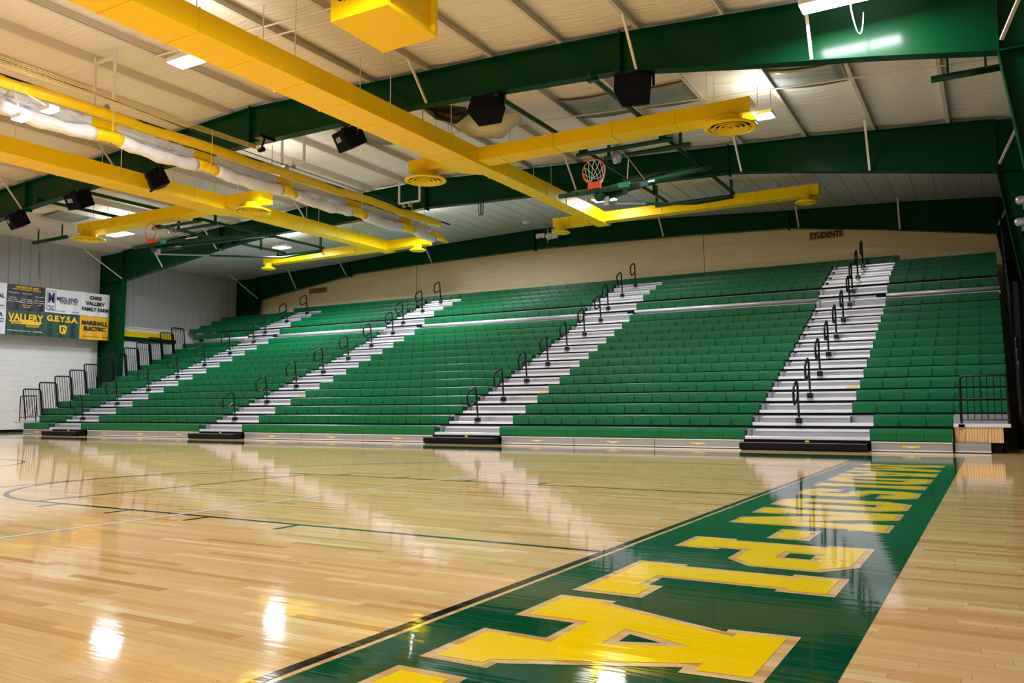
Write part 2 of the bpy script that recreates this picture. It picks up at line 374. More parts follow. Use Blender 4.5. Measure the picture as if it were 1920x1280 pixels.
def offset_poly(p, d):
    """move every edge inward by d (outer loops), mitred corners"""
    n = len(p); area = sum(p[i][0] * p[(i + 1) % n][1] - p[(i + 1) % n][0] * p[i][1] for i in range(n)); s = 1 if area > 0 else -1
    out = []
    for i in range(n):
        a, b, c = [Vector(p[(i + k) % n]) for k in (-1, 0, 1)]
        d1 = (b - a).normalized(); d2 = (c - b).normalized(); n1 = Vector((-d1.y, d1.x)) * s; n2 = Vector((-d2.y, d2.x)) * s
        m_ = n1 + n2; k = d / max(0.25, 1 + n1.dot(n2)); out.append(tuple(b + m_ * k))
    return out
U_AT = [('M', -7.02), ('A', -5.58), ('D', -4.46), ('I', -3.48), ('S', -2.78), ('O', -1.74), ('N', -0.86), ('-', 0.38), ('P', 0.97), ('L', 1.96), ('A', 2.93), ('I', 4.11), ('N', 4.68), ('S', 5.9)]
for ch, u0 in U_AT:
    w, outer, holes = LET[ch]
    T = lambda lp: [(0.285 + v, -(u0 + u)) for u, v in lp]
    flat('letter_outline', T(outer), 0.0022, 'maple', holes=[T(h) for h in holes])
    flat('painted_letter', T(offset_poly(outer, 0.042)), 0.0032, 'floor_yellow', holes=[T(offset_poly(h, -0.042)) for h in holes])

# ------------------------------------------------------------------ walls
wl = struct(MB().box(XL - 0.3, XL, YF, YBK + 0.3, 0, 4.62).build('wall_left', 'white_block', loc=(XL, 0, 0)))
b = MB(); b.box(XL - 0.3, XL - 0.03, YF, YBK + 0.3, 4.62, 8.2)
y = YF
while y < YBK:
    b.prism([(XL - 0.03, y + 0.02), (XL + 0.01, y + 0.045), (XL + 0.01, min(y + 0.385, YBK)), (XL - 0.03, min(y + 0.41, YBK))], 'z', 4.62, 8.0); y += 0.43
b.build('upper_siding', 'siding', wl)
MB().box(XL, XL + 0.05, YF, YBK, 4.58, 4.64).build('sill_flashing', 'white_steel', wl)
struct(MB().box(XL, XL + 0.02, YF, YBK, 0, 0.11).build('baseboard_left', 'rail_black'))
wb = struct(MB().box(XL - 0.3, XR + 0.3, YBK, YBK + 0.3, 0, 8.6).build('wall_back', 'cream_block', loc=(0, YBK, 0)))
b = MB()
for x in (-20.6, -7.2): b.box(x - 0.008, x + 0.008, YBK - 0.004, YBK, 5.0, 8.2)
b.build('control_joint', 'cable', wb)
struct(MB().box(XR, XR + 0.3, YF, YBK + 0.3, 0, 8.2).build('wall_right', 'dark_wall'))
struct(MB().box(XL - 0.3, XR + 0.3, YF - 0.3, YF, 0, 8.8).build('wall_front', 'shell'))

# ceiling: insulation blanket over the purlins, steel liner panels over the last bay
PUR = [1.3 - 1.65 * k for k in range(9)] + [-13.45] + [-14.95] + [-28.4 - (1.3 - 1.65 * k) for k in range(8, -1, -1)]
PUR = [p for p in PUR if p > XL + 0.2]
b = MB(); xs = [XR] ; 
edges = sorted(set([XR, XL] + PUR), reverse=True)
for i in range(len(edges) - 1):
    for k in range(6): xs.append(edges[i] + (edges[i + 1] - edges[i]) * (k + 1) / 6)
def sag(x):
    for i in range(len(edges) - 1):
        if edges[i + 1] <= x <= edges[i]:
            t = (x - edges[i + 1]) / (edges[i] - edges[i + 1]); return -0.05 * math.sin(math.pi * t)
    return 0
ys = [YF, -7, -4, -2, 0, 2, 4, 6, 7.4, 8.0, YA, 8.7, 9.3, 11, 13, 14.5, 15.3, YB, 16.5, 17.4]
def ysag(y):
    dd = min(abs(y - YA), abs(y - YB)); return 0.05 * max(0, 1 - dd / 0.8)
n = len(xs)
vs = [(x, y, rtop(x, y) + 0.21 + sag(x) - 0.02 + (0.0 - ysag(y))) for y in ys for x in xs]
fs = [(j * n + i, (j + 1) * n + i, (j + 1) * n + i + 1, j * n + i + 1) for j in range(len(ys) - 1) for i in range(n - 1)]
b.add(vs, fs); b.v += []; ce = struct(b.build('ceiling', 'insulation', loc=(-14, 0, 7), smooth=True))
b = MB()
for x0, x1 in ((XL - 0.3, -14.2), (-14.2, XR + 0.3)):
    b.add([(x0, YF - .3, rtop(x0, YA) + .34), (x1, YF - .3, rtop(x1, YA) + .34), (x1, YBK + .3, rtop(x1, YA) + .34), (x0, YBK + .3, rtop(x0, YA) + .34)], [(0, 1, 2, 3)])
b.build('roof_deck', 'shell', ce)
# liner with a raised rib at each panel joint
b = MB(); xk = XR; lst = []
while xk > XL:
    xn = max(XL, xk - 0.61); lst.append((xk, xn)); xk = xn
for x1, x0 in lst:
    z1, z0 = interp(TOP[YC], x1), interp(TOP[YC], x0)
    b.add([(x0 + .03, 16.75, z0), (x1, 16.75, z1), (x1, YBK, z1), (x0 + .03, YBK, z0)], [(0, 3, 2, 1)])
    b.add([(x0, 16.75, z0 + .02), (x0 + .03, 16.75, z0), (x0 + .03, YBK, z0), (x0, YBK, z0 + .02)], [(0, 3, 2, 1)])
    b.add([(x0, 16.75, z0 + .02), (x0, 16.75, z0), (x0, YBK, z0), (x0, YBK, z0 + .02)], [(0, 3, 2, 1)])
b.build('liner_panels', 'liner', ce)
b = MB()
for x0, x1 in ((XL, -14.2), (-14.2, XR)):
    z0, z1 = interp(TOP[YC], x0), interp(TOP[YC], x1)
    b.add([(x0, 16.7, z0 - .02), (x1, 16.7, z1 - .02), (x1, 16.7, z1 + .10), (x0, 16.7, z0 + .10), (x0, 16.78, z0 - .02), (x1, 16.78, z1 - .02), (x1, 16.78, z1 + .10), (x0, 16.78, z0 + .10)],
          [(0, 1, 2, 3), (0, 4, 5, 1), (4, 7, 6, 5), (3, 2, 6, 7)])
struct(b.build('trim_1', 'purlin_paint', loc=(-14, 16.7, 7.4)))
# grey film over old skylights
def film(x0, x1, y0, y1, lab):
    b = MB(); nx, ny = 6, 5
    vs = [(x0 + (x1 - x0) * i / nx, y0 + (y1 - y0) * j / ny, rtop(x0 + (x1 - x0) * i / nx, y0) + 0.10 - 0.05 * math.sin(math.pi * i / nx)) for j in range(ny + 1) for i in range(nx + 1)]
    b.add(vs, [(j * 7 + i, (j + 1) * 7 + i, (j + 1) * 7 + i + 1, j * 7 + i + 1) for j in range(ny) for i in range(nx)])
    o = b.build('skylight_film', 'skylight_film', smooth=True)
    m_ = o.modifiers.new('thick', 'SOLIDIFY'); m_.thickness = 0.01
    return tag(o, lab, 'plastic film', 'grey films over the skylights')
film(-1.92, -0.42, 11.4, 12.5, 'grey wrinkled plastic film between roof purlins, rightmost of the ceiling films')
film(-5.22, -3.73, 11.3, 12.6, 'grey wrinkled plastic film on ceiling above the near basketball hoop pipes')
film(-6.87, -5.38, 11.3, 12.7, 'grey plastic film on ceiling, left of the film above the near hoop pipes')
film(-13.3, -11.98, 10.9, 12.4, 'small grey plastic film on ceiling left of the longest yellow duct')
film(-28.0, -26.6, 10.9, 12.1, 'grey plastic film on ceiling near the left wall, leftmost of the ceiling films')

# ------------------------------------------------------------------ purlins
ordn = ['first', 'second', 'third', 'fourth', 'fifth', 'sixth', 'seventh', 'eighth', 'ninth', 'tenth', 'eleventh', 'twelfth', 'thirteenth', 'fourteenth', 'fifteenth', 'sixteenth', 'seventeenth', 'eighteenth', 'nineteenth', 'twentieth', 'twenty-first']
for i, x in enumerate(PUR):
    b = MB(); sg = 1 if x > -14.2 else -1
    for (ya, yb) in ((YF, YA), (YA, YB), (YB, 16.7)):
        za = rtop(x, ya); zb = rtop(x, yb) if ya < 8.4 else rtop(x, YB)
        def seg(dx0, dx1, h0, h1):
            vs = [(x + dx, yy, z + h) for (yy, z) in ((ya, za), (yb, zb)) for dx, h in ((dx0, h0), (dx1, h0), (dx1, h1), (dx0, h1))]
            b.add(vs, [(0, 1, 2, 3), (7, 6, 5, 4), (0, 4, 5, 1), (1, 5, 6, 2), (2, 6, 7, 3), (3, 7, 4, 0)])
        seg(-0.006, 0.006, 0, 0.20); seg(0, 0.075 * sg, 0, 0.008) if sg > 0 else seg(0.075 * sg, 0, 0, 0.008)
        if sg > 0: seg(0.067, 0.075, 0, 0.03); seg(-0.075, 0, 0.19, 0.198)
        else: seg(-0.075, -0.067, 0, 0.03); seg(0, 0.075, 0.19, 0.198)
    tag(b.build('roof_purlin', 'purlin_paint'), 'white steel roof purlin, %s counting from the right wall' % ordn[i], 'purlin', 'white roof purlins')

# ------------------------------------------------------------------ steel frames
BRX = [-0.45, -3.65, -8.6, -19.4, -24.35, -27.6]
def frame(Y, lab, brx, dy_near, near=True):
    t = thing('steel_frame', (-14, Y, 0), lab, 'steel frame', 'green steel roof frames')
    tp = sorted(TOP[Y], reverse=True); bt = sorted(BOT[Y], reverse=True)
    xs_ = sorted(set([x for x, _ in tp if -30.3 <= x <= 2.3] + [x for x, _ in bt] + [2.3, bt[-1][0]]), reverse=True)
    def web(name, x_hi, x_lo):
        X = [x for x in xs_ if x_lo < x < x_hi]; X = [x_hi] + X + [x_lo]
        b = MB(); n = len(X); vs = []
        for yy in (Y - 0.006, Y + 0.006): vs += [(x, yy, interp(bt, x)) for x in X] + [(x, yy, interp(tp, x)) for x in X]
        fs = []
        for i in range(n - 1): fs += [(i, i + n, i + n + 1, i + 1), (2 * n + i, 2 * n + i + 1, 2 * n + i + n + 1, 2 * n + i + n)]
        b.add(vs, fs)
        for pr, s_, h in ((bt, 1, 0.016), (tp, 1, -0.012)):
            vs = []
            for x in X:
                z = interp(pr, x)
                vs += [(x, Y - 0.125, z), (x, Y + 0.125, z), (x, Y + 0.125, z + h), (x, Y - 0.125, z + h)]
            fs = []
            for i in range(n - 1):
                o_ = 4 * i
                for k in range(4): fs.append((o_ + k, o_ + (k + 1) % 4, o_ + 4 + (k + 1) % 4, o_ + 4 + k))
            fs += [(0, 3, 2, 1), (4 * n - 4, 4 * n - 3, 4 * n - 2, 4 * n - 1)]
            b.add(vs, fs)
        return b.build(name, 'beam_green', t)
    web('rafter', 2.3, -14.2); web('rafter', -14.2, bt[-1][0])
    # bolted splice plates and stiffeners
    for xs0 in (-4.0, -14.2, -24.2):
        b = MB(); z0, z1 = interp(bt, xs0), interp(tp, xs0)
        b.box(xs0 - 0.02, xs0 + 0.02, Y - 0.125, Y + 0.125, z0 - 0.06, z1 + 0.04)
        for k in range(4):
            for s_ in (-0.07, 0.07): b.box(xs0 - 0.04, xs0 + 0.04, Y + s_ - 0.012, Y + s_ + 0.012, z0 + 0.1 + k * (z1 - z0 - 0.2) / 3 - .012, z0 + 0.1 + k * (z1 - z0 - 0.2) / 3 + .012)
        b.build('splice_plate', 'beam_green', t)
    # columns
    for side in (1, -1):
        if side > 0: xi, zi, xb_, xo = 2.3, interp(bt, 2.3), 3.2, XR - 0.02
        else: xi, zi, xb_, xo = bt[-1][0], bt[-1][1], -30.42, XL + 0.02
        zt = interp(tp, xo)
        b = MB(); b.prism([(xb_, 0), (xo, 0), (xo, zt), (xi, interp(tp, xi)), (xi, zi)], 'y', Y - 0.006, Y + 0.006)
        d = Vector((xi - xb_, 0, zi)).normalized(); nrm = Vector((-d.z, 0, d.x)) * (0.008)
        c = Vector(((xi + xb_) / 2, Y, zi / 2)); b.obox(c, Vector((0.01, 0, 0)), Vector((0, 0.125, 0)), Vector((xi - xb_, 0, zi)) / 2)
        b.box(min(xo, xo - side * 0.02), max(xo, xo - side * 0.02), Y - 0.125, Y + 0.125, 0, zt)
        b.box(min(xi, xo), max(xi, xo), Y - 0.125, Y + 0.125, zi - 0.01, zi + 0.015)
        b.box(min(xi, xi + side * .016), max(xi, xi + side * .016), Y - 0.125, Y + 0.125, zi, interp(tp, xi))
        b.build('column', 'beam_green', t)
    for x in brx:
        b = MB(); zb = interp(bt, x) + 0.02; zt = interp(tp, x)
        a_ = Vector((x, Y - 0.12, zb)); c_ = Vector((x + 0.02, Y - 0.12 - dy_near, zt + 0.02))
        b.bar(a_, c_, 0.05, 0.006, (0, 0, 1)); b.bar(a_ + Vector((0.025, 0, 0)), c_ + Vector((0.025, 0, 0)), 0.006, 0.05, (0, 0, 1))
        ob = b.build('flange_brace', 'white_steel', t); ob['label'] = 'white diagonal brace'
    if brx:
        for (xk, xe, side) in ((-30.26, XL + 0.05, -1), (2.35, XR - 0.05, 1)):
            b = MB(); b.bar((xk, Y - 0.1, 6.5), (xk + side * 0.35, Y - 1.65 if side < 0 else Y - 0.7, 7.55 if side < 0 else 7.1), 0.055, 0.03); ob = b.build('knee_brace', 'white_steel', t); ob['label'] = 'white diagonal brace'
    return t
frame(YA, 'deep green steel roof frame nearest the camera, carrying the black speakers', BRX, 0.72)
frame(YB, 'green steel roof frame in the middle, between the nearest frame and the end wall', BRX, 0.82)
frame(YC, 'green steel roof frame standing against the cream end wall', BRX, 0.62)

# ------------------------------------------------------------------ ducts
def diffuser(t, x, y, zt, R):
    c = (x, y, 0)
    z0 = zt - (0.20 if R > .5 else .20)
    MB().lathe([(R * .48, zt), (R * .48, z0 + .05), (R * .62, z0 + .03)], c).build('diffuser_neck', 'duct_yellow', t, smooth=True)
    d = MB().lathe([(R * .60, z0 + .045), (R, z0 - .01), (R, z0 - .03), (R * .86, z0 - .05), (R * .83, z0 - .03), (R * .80, z0 + .03)], c, 40).build('diffuser', 'duct_yellow', t, smooth=True)
    for ra, rb in ((.70, .57), (.49, .37), (.29, .17)):
        MB().lathe([(R * rb, z0 + .02), (R * ra, z0 - .04), (R * ra * 1.01, z0 - .055), (R * (ra - .04), z0 - .055), (R * rb * .95, z0 + .005)], c, 40).build('cone_ring', 'duct_yellow', d, smooth=True)
    MB().lathe([(0.001, z0 - .02), (R * .10, z0 - .05), (R * .10, z0 - .06), (0.001, z0 - .065)], c, 24).build('center_cone', 'duct_yellow', d, smooth=True)
    MB().lathe([(0.001, z0 + .026), (R * .80, z0 + .026)], c, 24).build('throat', 'speaker_black', d)
def duct(xc, lab, ends, ymin):
    """trunk along Y with two cross branches; ends=((x0,x1) of the branch at 11, (x0,x1) of the branch at 18.8)"""
    t = thing('air_duct', (xc, 10, 6.95), lab, 'air duct', 'yellow ceiling ducts')
    zb, zt = 6.95, 7.36; h1, h2 = 0.42, 0.24
    b = MB(); b.box(xc - h1, xc + h1, ymin, 10.2, zb, zt); b.prism([(xc - h1, 10.2), (xc + h1, 10.2), (xc + h1, 11.3), (xc + h2 + .16, 11.7), (xc - h2 + .16, 11.7), (xc - h1, 11.3)], 'z', zb, zt)
    b.box(xc - h2 + .16, xc + h2 + .16, 11.7, 19.15, zb + .02, zt); b.build('trunk', 'duct_yellow', t, bevel=0.008)
    y = ymin + 0.6
    def collar(x0, x1, y0, y1, za, zc_, ax):
        m_ = MB(); e = .012
        if ax == 'y': m_.box(x0 - e, x1 + e, y0, y1, za - e, za); m_.box(x0 - e, x1 + e, y0, y1, zc_, zc_ + e); m_.box(x0 - e, x0, y0, y1, za, zc_); m_.box(x1, x1 + e, y0, y1, za, zc_)
        else: m_.box(x0, x1, y0 - e, y1 + e, za - e, za); m_.box(x0, x1, y0 - e, y1 + e, zc_, zc_ + e); m_.box(x0, x1, y0 - e, y0, za, zc_); m_.box(x0, x1, y1, y1 + e, za, zc_)
        m_.build('flange_seam', 'duct_yellow', t)
    while y < 10:
        collar(xc - h1, xc + h1, y, y + .02, zb, zt, 'y'); y += 1.22
    while y < 19:
        if y > 11.8: collar(xc - h2 + .16, xc + h2 + .16, y, y + .02, zb + .02, zt, 'y')
        y += 1.22
    xt = xc + .16
    for yb, (xa, xb_), w, R in ((11.05, ends[0], .27, .55), (18.85, ends[1], .2, .31)):
        zz = zb + (0.02 if yb < 12 else .04)
        for xe, s_ in ((xa, -1), (xb_, 1)):
            xs_ = xc + s_ * (h1 if yb < 12 else h2)
            m_ = MB(); x0, x1 = sorted((xs_, xe)); m_.box(x0, x1, yb - w, yb + w, zz + .04, zt - .01)
            br = m_.build('branch', 'duct_yellow', t, bevel=0.008)
            x = x0 + 0.6
            while x < x1 - .3: collar(x, x + .018, yb - w, yb + w, zz + .04, zt - .01, 'x'); x += 1.5
            diffuser(t, xe - s_ * (0.45 if yb < 12 else .35), yb - (.12 if yb < 12 else .25), zz + .04, R)
    def strap(x, y, yy): ob = MB().bar((x, y, zt - .02), (x, y, rtop(x, min(yy, YB)) + .15), .02, .01).build('hanger_strap', 'white_steel', t)
    for y in (1.5, 4.5, 7.3, 9.6, 12.6, 15.0, 17.4):
        for s_ in (-1, 1): strap(xc + s_ * (h1 if y < 11 else h2 + .05), y, y)
    for xa in (ends[0][0] + .9, ends[0][1] - .9, ends[0][1] - 2.6):
        for dy in (-.27, .27): strap(xa, 11.05 + dy, 11)
    return t
duct(-9.3, 'long yellow square air duct right of the rolled curtain, branching over the near hoop', ((-11.05, -2.15), (-10.85, -2.15)), -8.0)
duct(-18.45, 'long yellow square air duct left of the rolled curtain, branching over the far hoop', ((-25.5, -16.55), (-24.75, -16.2)), -8.0)
t = thing('air_return_box', (-6.3, 3.9, 7.0), 'big yellow sheet metal box hanging at the top of the picture beside the duct', 'air return box')
b = MB(); x0, x1, y0, y1, z0, z1 = -6.89, -5.74, 3.28, 4.60, 7.0, 8.15
b.box(x0, x1 - .12, y0, y1, z0, z1); b.box(x1 - .12, x1, y0, y1, z0, z0 + .07); b.box(x1 - .12, x1, y0, y1, z1 - .07, z1); b.box(x1 - .12, x1, y0, y0 + .07, z0 + .07, z1 - .07); b.box(x1 - .12, x1, y1 - .07, y1, z0 + .07, z1 - .07)
b.build('housing', 'duct_yellow', t)
b = MB(); 
for i in range(56): b.bar((x1 - .10, y0 + .07, z0 + .075 + i * .018), (x1 - .10, y1 - .07, z0 + .075 + i * .018), .006, .016)
b.build('recessed_panel', 'duct_yellow', t)
MB().prism([(x0 + .13, z0 + .42), (x0 + .15, z0 + .32), (x0 + .20, z0 + .29), (x0 + .25, z0 + .31), (x0 + .29, z0 + .28), (x0 + .35, z0 + .33), (x0 + .33, z0 + .44), (x0 + .24, z0 + .47)], 'y', y0 - .004, y0).build('peeled_patch', 'pipe_green', t)
b = MB()
for s_ in (x0 + .1, x1 - .2): b.bar((s_, 3.9, z1 - .05), (s_, 3.9, rtop(s_, 4) + .15), .03, .01)
b.build('hanger', 'white_steel', t)

# ------------------------------------------------------------------ divider curtain rolled up under the ridge
t = thing('divider_curtain', (-14, 6, 6.5), 'rolled yellow and white divider curtain hanging under the roof ridge', 'curtain')
b = MB(); Y0, Y1 = -8.0, 16.4; n = 150; vs = []
def cx_(y): return -14.0 + 0.03 * math.sin(y * 2.1)
for i in range(n + 1):
    y = Y0 + (Y1 - Y0) * i / n; wv = 0.012 * math.sin(y * 11) + 0.008 * math.sin(y * 27)
    for z, dx in ((7.2, 0.05), (7.2, -.05), (7.06, -.03), (6.97, 0.0 + wv), (6.97, .015 + wv), (7.06, .06 + wv)): vs.append((cx_(y) + dx, y, z))
b.add(vs, [(i * 6 + k, i * 6 + (k + 1) % 6, (i + 1) * 6 + (k + 1) % 6, (i + 1) * 6 + k) for i in range(n) for k in range(6)])
b.build('yellow_header', 'yellow_vinyl', t, smooth=True)
STR = [(1.35, 1.9), (3.85, 4.45), (6.4, 7.0), (9.05, 9.6), (11.75, 12.4), (14.2, 14.85)]
STR0 = [(-1.2, -.6), (-3.8, -3.2), (-6.4, -5.8)]
HANG = [-6.1, -3.5, -.9, 1.6, 4.15, 6.7, 9.3, 12.1, 14.5]
def rollz(y):
    a = max([h for h in HANG if h <= y], default=-8.7); c = min([h for h in HANG if h > y], default=16.9)
    q = (y - a) / (c - a); return 6.60 - 0.10 * math.sin(math.pi * q)
marks = sorted([Y0] + [e for s_ in STR + STR0 for e in s_] + [15.9]); 
for i in range(len(marks) - 1):
    ya, yb = marks[i], marks[i + 1]; yel = any(abs(ya - s_[0]) < 1e-6 for s_ in STR + STR0); m_ = 'yellow_vinyl' if yel else 'white_vinyl'
    npt = max(4, int((yb - ya) / .12)); pts = []; rs = []
    for k in range(npt + 1):
        y = ya + (yb - ya) * k / npt; pts.append((-13.9 + .02 * math.sin(y * 1.7), y, rollz(y) + .01 * math.sin(y * 9)))
        rs.append((.125 if yel else .135) + .012 * math.sin(y * 7 + 1) + .006 * math.sin(y * 19))
    MB().tube(pts, rs, 16, caps=True).build('rolled_fold', m_, t, smooth=True)
    vs = []
    for k in range(npt + 1):
        y = ya + (yb - ya) * k / npt; w_ = .018 * math.sin(y * 17)
        vs += [(-14.0 + w_, y, 6.95), (-14.02 + w_, y, 6.62), (-14.0 + w_ - .008, y, 6.62), (-14.0 + w_ - .01, y, 6.95)]
    MB().add(vs, [(k * 4 + j, k * 4 + (j + 1) % 4, (k + 1) * 4 + (j + 1) % 4, (k + 1) * 4 + j) for k in range(npt) for j in range(4)]).build('hanging_sheet', m_, t, smooth=True)
MB().tube([(-13.9, 15.9, 6.64), (-13.9, 16.3, 6.6), (-13.9, 16.75, 6.52)], [.15, .12, .05], 12).build('end_tail', 'yellow_vinyl', t, smooth=True)
MB().tube([(-14, -8, 7.19), (-14, 17.0, 7.19)], .03, 8).build('top_pipe', 'rail_black', t)
b = MB()
for y in HANG: b.tube([(-13.72, y, 7.4), (-13.73, y, 6.7), (-13.85, y, rollz(y) - .16), (-14.05, y, rollz(y) - .08)], .008, 5)
b.build('lift_straps', 'rope', t)
# white hanger frames and the lift ropes
for y, xa, xb_, zb_, lab in ((4.4, -14.8, -14.1, 7.47, 'white rectangular hanger above the curtain, nearest of three'), (10.3, -15.15, -14.3, 7.73, 'white U-shaped hanger above the curtain, middle of three'), (15.6, -15.1, -14.25, 7.76, 'white U-shaped hanger above the curtain, farthest of three')):
    h = thing('curtain_hanger', ((xa + xb_) / 2, y, zb_), lab, 'hanger frame', 'white hangers above the curtain')
    for x in (xa, xb_): MB().box(x - .035, x + .035, y - .02, y + .02, zb_, rtop(x, y) + .06).build('leg', 'white_steel', h)
    MB().box(xa, xb_, y - .03, y + .03, zb_ - .03, zb_ + .02).build('cross_bar', 'white_steel', h)
    if y < 5: MB().box(xa, xb_, y - .03, y + .03, 8.44, 8.49).build('cross_bar', 'white_steel', h)
    for dx in (.2, .45):
        MB().tube([(xa + dx, y - .04, zb_ - .10), (xa + dx, y + .04, zb_ - .10)], .06, 12).build('pulley', 'galv', h)
rp = [(-13.05 - .055 * k, 0) for k in range(6)]
for k in range(6):
    tag(MB().tube([(-13.36 - .02 * k, -8, 7.30 - .03 * k), (-13.37 - .02 * k, 1.0, 7.28 - .03 * k), (-13.38 - .02 * k, 7.9, 7.31 - .012 * k)], .005, 4).build('lift_rope', 'rope'), 'yellow lift rope running above the rolled curtain to the nearest green frame', 'rope', 'yellow ropes above the curtain')
tag(MB().tube([(-13.7, -8, 7.42), (-13.7, 3.5, 7.34), (-13.95, 8.2, 7.3), (-13.95, 14.1, 7.28)], .012, 5).build('drive_cable', 'cable'), 'dark cable running along the top of the rolled curtain', 'cable')
h = thing('pulley_block', (-13.6, 8.1, 7.45), 'black pulley block under the nearest green frame where the yellow ropes end', 'pulley')
MB().box(-13.55, -13.32, 7.8, 8.3, 7.54, 7.62).build('bracket', 'rail_black', h); MB().bar((-13.44, 8.05, 7.56), (-13.44, 7.95, 7.3), .05, .03).build('drop_arm', 'rail_black', h)
for k in range(4): MB().tube([(-13.52 + .05 * k, 7.95, 7.27), (-13.50 + .05 * k, 7.95, 7.27)], .06, 12).build('sheave', 'rail_black', h)

# ------------------------------------------------------------------ LED fixtures
def fixture(x, y, z, w, l, lab, power=1.0, group='ceiling light panels', up_fill=.07, hang=True):
    """w along X, l along Y"""
    h = thing('ceiling_light', (x, y, z), lab, 'ceiling light', group)
    MB().box(x - w / 2 - .02, x + w / 2 + .02, y - l / 2 - .02, y + l / 2 + .02, z + .012, z + .09).build('housing', 'white_steel', h)
    MB().box(x - w / 2, x + w / 2, y - l / 2, y + l / 2, z, z + .012).build('lens', 'lamp_face', h)
    if not hang: MB().bar((x, y, z + .08), (-13.95, y, 7.0), .02, .02).build('bracket', 'white_steel', h)
    for s_ in ((-1, 1) if hang else ()):
        MB().bar((x + s_ * w * .4, y, z + .08), (x + s_ * w * .4, y, max(z + .3, rtop(min(max(x, XL + .2), XR - .2), min(y, YB)) + .1)), .012, .012).build('chain', 'cable', h)
    for dz, rx, k in ((-.02, 0, 1.0), (.12, math.pi, up_fill)):  # the second, upward lamp is added to brighten the ceiling
        ld = bpy.data.lights.new('panel_and_fill_light', 'AREA'); ld.shape = 'RECTANGLE'; ld.size = w; ld.size_y = l; ld.energy = 190 * power * k * LIGHT_SCALE; ld.color = (.93, .965, 1.0)
        lo = bpy.data.objects.new('panel_and_fill_light', ld); COL.objects.link(lo); lo.parent = h; lo.location = (0, 0, dz); lo.rotation_euler = (rx, 0, 0)
G = 'ceiling light panels'
fixture(-10.75, 3.6, 7.3, .62, .34, 'glowing ceiling light just below the long yellow duct, upper left')
fixture(-12.95, 2.35, 6.38, .27, .16, 'glowing light in front of the rolled curtain, upper one at the left edge', .6, hang=False, up_fill=.03)
fixture(-13.6, 2.2, 6.30, .30, .18, 'glowing light in front of the rolled curtain, lower one at the left edge', .6, hang=False, up_fill=.03)
fixture(-15.78, 10.72, 7.16, .5, .36, 'glowing light beside the round vent of the left yellow duct')
fixture(-25.6, 12.5, 7.3, 1.1, .38, 'long glowing light beside the left wall vent and the far hoop')
fixture(-2.15, 12.1, 7.3, .36, .36, 'small glowing light behind the large round vent at upper right')
fixture(0.22, 7.35, 7.30, 1.3, .36, 'large glowing light at the top edge in front of the nearest green frame', .8)
fixture(-15.6, 17.5, 7.3, .4, .4, 'glowing light at the end of the rolled curtain', 1.5)
fixture(-22.4, 17.4, 7.3, .6, .4, 'glowing light behind the pipes of the far hoop', 1.5)
fixture(-8.45, 17.6, 7.45, .7, .4, 'light behind the end of the long yellow duct near the near hoop backboard', .32, up_fill=.01)
for x, y in ((-24.5, 3.6), (-2.0, -3.6), (-10.75, -3.6), (-17.5, -3.6), (-25, -3.6), (-5.2, 2.0)):
    fixture(x, y, 7.3, .8, .45, 'white ceiling light panel out of the picture above the court', 1.0, 'light panels above the near court')

# ------------------------------------------------------------------ speakers on the nearest frame
def speaker(x, z, lab, rz):
    h = thing('loudspeaker', (x, YA, z), lab, 'loudspeaker', 'black speakers under the nearest frame')
    R = Euler((math.radians(-28), 0, rz)).to_matrix(); C0 = Vector((x, YA - .02, z))
    poly = [(-.36, -.2), (.36, -.2), (.27, .26), (-.27, .26)]  # plan: wide front, narrower back
    b = MB(); vs = [C0 + R @ Vector((px_, py_, pz)) for pz in (-.23, .23) for px_, py_ in poly]
    b.add(vs, [(3, 2, 1, 0), (4, 5, 6, 7), (0, 1, 5, 4), (1, 2, 6, 5), (2, 3, 7, 6), (3, 0, 4, 7)]); b.build('cabinet', 'speaker_black', h, bevel=.015)
    b = MB(); vs = [C0 + R @ Vector((px_, -.206, pz)) for px_, pz in ((-.33, -.2), (.33, -.2), (.33, .2), (-.33, .2))] + [C0 + R @ Vector((px_, -.2, pz)) for px_, pz in ((-.33, -.2), (.33, -.2), (.33, .2), (-.33, .2))]
    b.add(vs, [(0, 1, 2, 3), (7, 6, 5, 4), (0, 4, 5, 1), (1, 5, 6, 2), (2, 6, 7, 3), (3, 7, 4, 0)]); b.build('grille', 'grille', h)
    b = MB(); zt = z + .34
    Rz = Euler((0, 0, rz)).to_matrix()
    f = lambda a, c, d: C0 + Rz @ Vector((a, c, d))
    b.bar(f(-.37, .0, .0), f(-.37, .0, .33), .05, .02, (0, 1, 0)); b.bar(f(.37, .0, .0), f(.37, .0, .33), .05, .02, (0, 1, 0)); b.bar(f(-.38, 0, .33), f(.38, 0, .33), .06, .02)
    zb = interp(BOT[YA], x)
    b.bar(f(0, 0, .33), (x, YA, max(zb, z + .36)), .05, .05)
    b.build('yoke', 'rail_black', h)
    MB().obox(C0 + R @ Vector((.05, .265, .05)), R @ Vector((.10, 0, 0)), R @ Vector((0, .005, 0)), R @ Vector((0, 0, .06))).build('terminal_plate', 'galv', h)
sx = [(-3.73, 7.0), (-7.06, 7.22), (-10.9, 7.22), (-17.9, 7.24), (-21.5, 7.14), (-24.7, 6.92)]
nm = ['rightmost of six', 'second from the right of six', 'third from right, left of the long duct', 'third from the left, over the left duct', 'second from the left of six', 'leftmost of six, at the picture edge']
for i, (x, z) in enumerate(sx): speaker(x, z, 'black loudspeaker under the nearest frame, ' + nm[i], math.radians([12, 5, 180 - 20, 180 - 25, 180 + 8, 180 - 15][i]))

